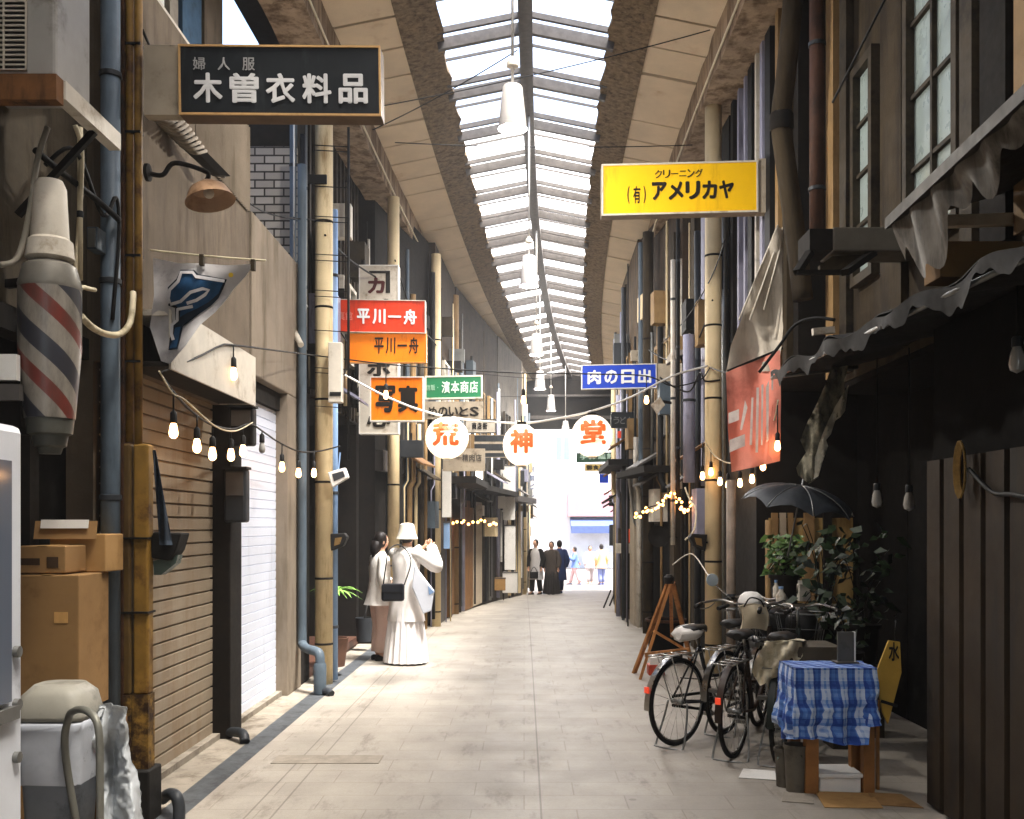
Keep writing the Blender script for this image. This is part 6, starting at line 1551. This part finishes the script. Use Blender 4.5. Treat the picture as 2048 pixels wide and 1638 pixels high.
# far pole row and clutter on the left
for x, px, Y, lb, m in ((0, 787, 14.3, "brown cream pole behind the two women", M_cream), (0, 872, 17.3, "weathered pole beyond the two women with white boards tied to it", M_cream), (0, 908, 20.4, "dark stained pole in front of the brown door panels", M_tan), (0, 1046, 31, "pale pole at the far left end", M_cream)):
    pole(W(px, 0, Y).x, Y, .085 if Y < 18 else .1, lb, m)
for x, Y, lb in ((W(1258, 0, 19.5).x, 19.5, "cream pole on the right by the orange lantern"), (W(1296, 0, 16.0).x, 16.0, "dusty pole beside the fairy light tangle on the right")):
    pole(x, Y, .085, lb, M_olive)
for lb, px, py, w, h, Y, m in (("white poster panel on the far left pole", 893, 985, 18, 100, 17.2, M_white), ("pale blue sheet hanging below the garland on the left", 893, 1070, 12, 55, 17.4, M_bluepipe), ("white board on the grey house near the far end", 1018, 985, 24, 110, 25.6, M_white),
        ("white board low on the grey house near the far end", 1020, 1095, 22, 90, 25.4, M_white), ("small beige carton on the floor at the far left", 1000, 1168, 22, 26, 25, M_card_lt), ("white cabinet standing at the far left end", 1020, 1165, 30, 42, 25.2, M_white), ("white round lamp box on the dark far left house", 1003, 1000, 14, 34, 25, M_white)):
    a, b = W(px - w / 2, py + h / 2, Y), W(px + w / 2, py - h / 2, Y)
    t = thing("board" if "board" in lb or "panel" in lb or "sheet" in lb else "cabinet" if "cabinet" in lb else "box", lb, "board" if "board" in lb or "panel" in lb or "sheet" in lb else "box", a)
    MB().box(a.x, b.x, Y, Y + .08, a.z, b.z).build("panel", m, t, bevel=.008); MB().box(a.x - .01, b.x + .01, Y - .006, Y + .0, b.z - .03, b.z).build("edge", M_greyp, t)

# ---------------------------------------------------------------- people
M_skin = mat("skin", "c79a80", .55, var=.05); M_hair = mat("dark_hair", "1b1512", .5, var=.2)
def skin_mesh(J, E):
    me = bpy.data.meshes.new("body"); names = list(J)
    me.from_pydata([J[n][0] for n in names], [(names.index(a), names.index(b)) for a, b in E], [])
    o = bpy.data.objects.new("body", me); COL.objects.link(o)
    sm = o.modifiers.new("s", 'SKIN')
    sv = me.skin_vertices[0].data
    for i, n in enumerate(names):
        r = J[n][1]; sv[i].radius = r if isinstance(r, tuple) else (r, r); sv[i].use_root = (n == "pelvis")
    ss = o.modifiers.new("ss", 'SUBSURF'); ss.levels = 1
    bpy.context.view_layer.update()
    dg = bpy.context.evaluated_depsgraph_get(); m2 = bpy.data.meshes.new_from_object(o.evaluated_get(dg))
    mb = MB(); mb.add([v.co.copy() for v in m2.vertices], [tuple(p.vertices) for p in m2.polygons], True)
    bpy.data.objects.remove(o); bpy.data.meshes.remove(m2)
    return mb
def person(label, loc, head, H=1.62, arms=None, top="e8e4e0", bottom="d8d0c8", style="skirt", coat_len=.50, hair=True, hat=None, shoes="1a1716", legs_apart=.09, group=None, sleeves=None, stride=0.0, hairlong=False):
    k = H / 1.62
    t = thing("person", label, "person", loc, group, head)
    S = lambda x, y, z: Vector((x * k, y * k, z * k))
    A = arms or {"L": ((-.20, 0, 1.30), (-.24, -.02, 1.05), (-.22, .06, .82)), "R": ((.20, 0, 1.30), (.24, -.02, 1.05), (.22, .06, .82))}
    J = {"pelvis": (S(0, 0, .86), (.13 * k, .10 * k)), "waist": (S(0, 0, 1.02), (.115 * k, .085 * k)), "chest": (S(0, .0, 1.20), (.135 * k, .095 * k)), "upper": (S(0, 0, 1.32), (.09 * k, .07 * k)), "neck": (S(0, .01, 1.40), .05 * k), "skull": (S(0, .025, 1.50), .062 * k)}
    E = [("pelvis", "waist"), ("waist", "chest"), ("chest", "upper"), ("upper", "neck"), ("neck", "skull")]
    for s, sg in (("L", -1), ("R", 1)):
        sh, el, wr = [S(*p) for p in A[s]]
        hd_ = wr + (wr - el).normalized() * .07 * k
        J.update({"sh" + s: (S(sg * .16, 0, 1.315), .055 * k), "el" + s: (el, .038 * k), "wr" + s: (wr, .026 * k), "hd" + s: (hd_, (.032 * k, .02 * k))})
        E += [("upper", "sh" + s), ("sh" + s, "el" + s), ("el" + s, "wr" + s), ("wr" + s, "hd" + s)]
        d = sg * stride
        J.update({"hip" + s: (S(sg * .085, 0, .80), .085 * k), "kn" + s: (S(sg * legs_apart, .02 + d * .5, .45), .055 * k), "an" + s: (S(sg * legs_apart, -.01 + d, .08), .036 * k), "to" + s: (S(sg * legs_apart * 1.15, .15 + d, .035), .032 * k)})
        E += [("pelvis", "hip" + s), ("hip" + s, "kn" + s), ("kn" + s, "an" + s), ("an" + s, "to" + s)]
    body = skin_mesh(J, E)
    hc = S(0, .03, 1.53)
    body.ball(hc, .088 * k, 16, 12, (.86, 1.0, 1.25))
    body.lathe([(0, .024), (.010, .0), (.014, -.03), (0, -.034)], hc + S(0, .085, -.005), 8, axis=(0, .5, 1))
    for sg in (-1, 1): body.ball(hc + S(sg * .077, -.005, -.01), .02 * k, 8, 6, (.5, .9, 1.4))
    for s in ("L", "R"):
        wr, hd_ = J["wr" + s][0], J["hd" + s][0]; d = (hd_ - wr).normalized(); sd_ = d.orthogonal().normalized(); n_ = d.cross(sd_)
        for i in range(4):
            b = hd_ + sd_ * (.022 - .0145 * i) * k; L = (.062, .07, .066, .052)[i] * k
            body.tube([b - d * .01, b + d * L * .5 + n_ * .004, b + d * L * .8 + n_ * .018, b + d * L * .92 + n_ * .032], [.0085 * k, .008 * k, .007 * k, .005 * k], 7)
        b = wr + d * .03 * k + sd_ * .026 * k
        body.tube([b, b + (d * .6 + sd_ * .6) * .035 * k, b + (d * .9 + sd_ * .5 + n_ * .4) * .055 * k], [.010 * k, .009 * k, .006 * k], 7)
    bo = body.build("body", M_skin, t, local=True)
    ey = MB()
    for sg in (-1, 1): ey.ball(hc + S(sg * .032, .079, .012), .009 * k, 8, 6, (1.2, .6, .8))
    ey.build("eyes", M_hair, bo, local=True)
    MB().ball(hc + S(0, .076, -.05), .015 * k, 8, 6, (1.5, .5, .4)).build("mouth", mat("lips", "a05a50", .5), bo, local=True)
    mt = mat("cloth_" + top, top, .9, var=.06, scale=8); mbm = mat("cloth_" + bottom, bottom, .9, var=.06, scale=8)
    def ring(z, rx, ry, cy=0, n=28, fold=0.0, ph=0, nf=7): return [S((rx * (1 + fold * math.sin(nf * a + ph))) * math.cos(a), cy + (ry * (1 + fold * math.sin(nf * a + ph))) * math.sin(a), z) for a in [2 * math.pi * i / n for i in range(n)]]
    hem = coat_len
    tr = [ring(hem, .235, .19, 0, fold=.06, nf=6), ring((hem + .86) / 2, .215, .165, 0, fold=.05, nf=6, ph=.5), ring(.90, .19, .145, fold=.03, nf=5, ph=1), ring(1.04, .165, .125), ring(1.2, .185, .13), ring(1.30, .175, .105), ring(1.36, .11, .08), ring(1.40, .065, .062, .01)]
    loft(tr, False).build("coat" if hem < .7 else "top", mt, t, local=True)
    for s, sg in (("L", -1), ("R", 1)):
        sh, el, wr = J["sh" + s][0], J["el" + s][0], J["wr" + s][0]
        inn = S(sg * .11, 0, 1.30)
        MB().tube(spline([inn, sh, sh.lerp(el, .5), el, el.lerp(wr, .5), el.lerp(wr, .93)], 3), [(.062 + .02 * math.sin(min(1, i / 15) * 3.0)) * k * (1 if i else .9) for i in range(16)], 12).build("sleeve", mat("cloth_" + (sleeves or top), sleeves or top, .9, var=.06, scale=8), t, local=True)
    if style == "skirt":
        loft([ring(.03, .265, .24, fold=.07, n=96, nf=19), ring(.25, .245, .215, fold=.065, n=96, nf=19), ring(.55, .21, .18, fold=.05, n=96, nf=19), ring(.95, .15, .11, n=96)], False).build("skirt", mbm, t, local=True)
    else:
        for s, sg in (("L", -1), ("R", 1)):
            MB().tube([J["hip" + s][0] + S(0, 0, .12), J["hip" + s][0], J["hip" + s][0].lerp(J["kn" + s][0], .5), J["kn" + s][0], J["kn" + s][0].lerp(J["an" + s][0], .55), J["an" + s][0] + S(0, 0, .03)], [x * k for x in (.095, .108, .098, .085, .08, .075)], 14).build("trouser_leg", mbm, t, local=True)
    for s, sg in (("L", -1), ("R", 1)):
        a = J["an" + s][0]; rg = []
        for yy, w, h in ((-.07, .03, .06), (-.05, .042, .075), (.03, .045, .07), (.10, .05, .05), (.17, .04, .038), (.20, .015, .02)):
            rg.append([Vector((a.x + w * k * math.cos(q_ * .5236), a.y + yy * k, max(.002, (h * .5 + h * .5 * math.sin(q_ * .5236)) * k))) for q_ in range(12)])
        loft(rg).build("shoe", mat("shoe_" + shoes, shoes, .5), t, local=True)
    if hair:
        hm = MB(); hm.ball(hc + S(0, -.018, .012), .098 * k, 18, 12, (.90, .96, 1.2))
        if hairlong: hm.tube([hc + S(0, -.06, .0), hc + S(0, -.085, -.10), hc + S(0, -.08, -.20)], [.075 * k, .075 * k, .05 * k], 12)
        hm.build("hair", M_hair, t, local=True)
    if hat:
        MB().lathe([(0, .155), (.05, .15), (.085, .135), (.10, .06), (.108, .02), (.132, -.04), (.129, -.045), (.10, .01), (.095, .03)], hc + S(0, -.01, 0), 26, sx=k, sy=k).build("hat", mat("hat_" + hat, hat, .9, var=.05), t, local=True)
    return t
yA = 12.2; xA = W(812, 0, yA).x
person("woman in white with a long skirt and cream bucket hat taking a picture", (xA, yA, gz(yA)), R(-28), 1.66,
       {"L": ((-.19, .02, 1.30), (-.20, .26, 1.20), (.02, .34, 1.38)), "R": ((.19, .02, 1.30), (.30, .20, 1.16), (.12, .36, 1.40))}, "e8e2dc", "e6e1df", "skirt", .52, True, "d6cdbd")
yB = 12.55; xB = W(759, 0, yB).x
person("woman in a white jumper and beige trousers beside the one in the bucket hat", (xB, yB, gz(yB)), R(-62), 1.58,
       {"L": ((-.19, 0, 1.30), (-.23, .05, 1.05), (-.14, .22, .98)), "R": ((.19, 0, 1.30), (.24, -.02, 1.04), (.21, .08, .82))}, "e8e2da", "cdb0a2", "trousers", .72, True, None, "15130f", .075, hairlong=True)
t = thing("shoulder_bag", "black leather shoulder bag at the hip of the woman in the bucket hat", "bag", W(787, 1185, 11.95))
c = W(786, 1184, 11.93)
MB().box(c.x - .135, c.x + .135, 11.88, 11.98, c.z - .11, c.z + .10).build("pouch", mat("black_leather", "191a1f", .4), t, bevel=.03); MB().box(c.x - .125, c.x + .125, 11.872, 11.885, c.z + .0, c.z + .095).build("flap", mat("black_leather", "", .4), t, bevel=.01)
MB().tube(spline([c + Vector((-.12, .02, .08)), W(772, 1130, 11.93), W(778, 1100, 11.98), W(800, 1090, 12.1), W(822, 1120, 11.97), c + Vector((.13, .02, .08))], 5), .008, 6).build("strap", M_saddle, t)
t = thing("tote_bag", "pale tote bag on the right arm of the woman in the bucket hat", "bag", W(852, 1200, 12.05))
MB().prism([W(828, 1130, 11.96), W(868, 1182, 11.96), W(862, 1222, 11.96), W(846, 1228, 11.96), W(824, 1175, 11.96)], (0, .07, 0)).build("sack", mat("tote_white", "cfd3dc", .9, var=.05), t, bevel=.012)
MB().prism([W(856, 1172, 11.955), W(869, 1184, 11.955), W(858, 1190, 11.955)], (0, .004, 0)).build("label_patch", M_bluepipe, t)
# group at the open end
FG = "people walking in at the open end"
def far(px, Y, dz=0): return (W(px, 0, Y).x, Y, gz(Y) + dz)
person("person in a pale grey coat with black sleeves at the open end, left of three", far(1072, 31), R(150), 1.68, None, "b6b2b0", "24211f", "trousers", .45, True, None, "15130f", .08, FG, "191716", .12)
person("person in a long dark brown coat at the open end, middle of three", far(1103, 31), R(170), 1.62, None, "4a423c", "2c2826", "skirt", .18, True, None, "15130f", .07, FG)
person("person in a navy coat at the open end, right of three", far(1119, 32.2), R(10), 1.68, None, "27355a", "2a3350", "trousers", .42, True, None, "2a3350", .08, FG, None, .14)
person("person in a blue jacket out on the bright street", far(1150, 43), R(95), 1.6, {"L": ((-.19, 0, 1.3), (-.25, .12, 1.1), (-.2, .3, 1.2)), "R": ((.19, 0, 1.3), (.28, -.08, 1.1), (.3, -.2, .95))}, "5b73a8", "c9a8ab", "trousers", .75, True, None, "6f7898", .09, "people out on the street", None, .2)  # street clothes in paled colours that stand in for the glare outside
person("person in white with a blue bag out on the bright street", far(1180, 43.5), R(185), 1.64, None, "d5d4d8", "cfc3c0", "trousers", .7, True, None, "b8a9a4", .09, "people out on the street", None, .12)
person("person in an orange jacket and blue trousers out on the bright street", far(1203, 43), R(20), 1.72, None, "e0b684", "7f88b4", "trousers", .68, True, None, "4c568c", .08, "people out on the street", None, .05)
t = thing("handbag", "black handbag carried by the person in the pale grey coat", "bag", W(1068, 1150, 30.8))
c = W(1068, 1150, 30.75); MB().box(c.x - .13, c.x + .13, 30.7, 30.8, c.z - .1, c.z + .1).build("pouch", M_black, t, bevel=.02); MB().tube(spline([c + Vector((-.1, 0, .1)), c + Vector((0, 0, .25)), c + Vector((.1, 0, .1))], 4), .012, 6).build("handle", M_black, t)
# ---------------------------------------------------------------- more cables along the fronts
for lb, pts, r in (
    ("black cable sagging along the left eave from the rusty pole to the cream pole", [(285, 60, 5.75), (400, 300, 7.5), (520, 420, 9.2), (628, 440, 10.5)], .008),
    ("bundle of black cables running from the cream pole to the white vertical sign", [(650, 470, 10.5), (700, 520, 11.5), (760, 560, 12.6), (800, 590, 14)], .012),
    ("loose black wire hanging between the cream pole and the pole behind the women", [(655, 620, 10.6), (700, 690, 11.8), (750, 720, 13), (787, 700, 14.2)], .008),
    ("thin wire along the right house fronts to the fairy lights", [(1450, 480, 9.5), (1420, 560, 11), (1370, 640, 13), (1320, 690, 15)], .007),
    ("black cable drooping from the right cream pole to the dusty pole", [(1425, 600, 11.1), (1390, 690, 12.4), (1340, 720, 14), (1298, 700, 15.8)], .010),
    ("black power line along the far left poles", [(790, 520, 14.2), (830, 640, 15.6), (872, 690, 17.2), (905, 760, 20)], .010)):
    MB().tube(spline([W(*p) for p in pts], 6), r, 6).build("cable", M_cable, loc=W(*pts[0]), label=lb, cat="cable", group="loose cables on the walls")
for lb, px0, py0, px1, py1, Y, m in (
    ("small dark hanging sign behind the square orange sign", 800, 880, 846, 915, 14.8, M_pvc_dk), ("narrow white sign board near the pole beyond the two women", 880, 850, 888, 900, 17.6, M_offwhite),
    ("small cream sign board high on the right before the dusty pole", 1262, 700, 1292, 722, 16.4, M_plate), ("small red sign board on the far right below the dark sign", 1236, 862, 1262, 876, 18.4, M_sred)):
    a, b = W(px0, py1, Y), W(px1, py0, Y)
    t = thing("hanging_sign", lb, "sign", a, SG)
    MB().box(a.x, b.x, Y, Y + .07, a.z, b.z).build("sign_box", m, t, bevel=.006)
    MB().box(a.x + .02, b.x - .02, Y - .004, Y, a.z + .02, b.z - .02).build("face_panel", m, t)
    MB().bar(W((px0 + px1) / 2, py0, Y + .035), W((px0 + px1) / 2, py0 - 14, Y + .035), .02, .02).build("hanger", M_black, t)
# ---------------------------------------------------------------- air
hz = MB().box(-101, 101, -31, 151, -1.95, 15.6)
m = bpy.data.materials.new("haze_air"); m.use_nodes = True
nt = m.node_tree; nt.nodes.remove(nt.nodes["Principled BSDF"])
pv = nt.nodes.new("ShaderNodeVolumePrincipled"); pv.inputs["Color"].default_value = (.95, .96, 1, 1); pv.inputs["Density"].default_value = .002; pv.inputs["Anisotropy"].default_value = .3
nt.links.new(pv.outputs[0], nt.nodes["Material Output"].inputs["Volume"])
hz.build("haze", m, kind="stuff")
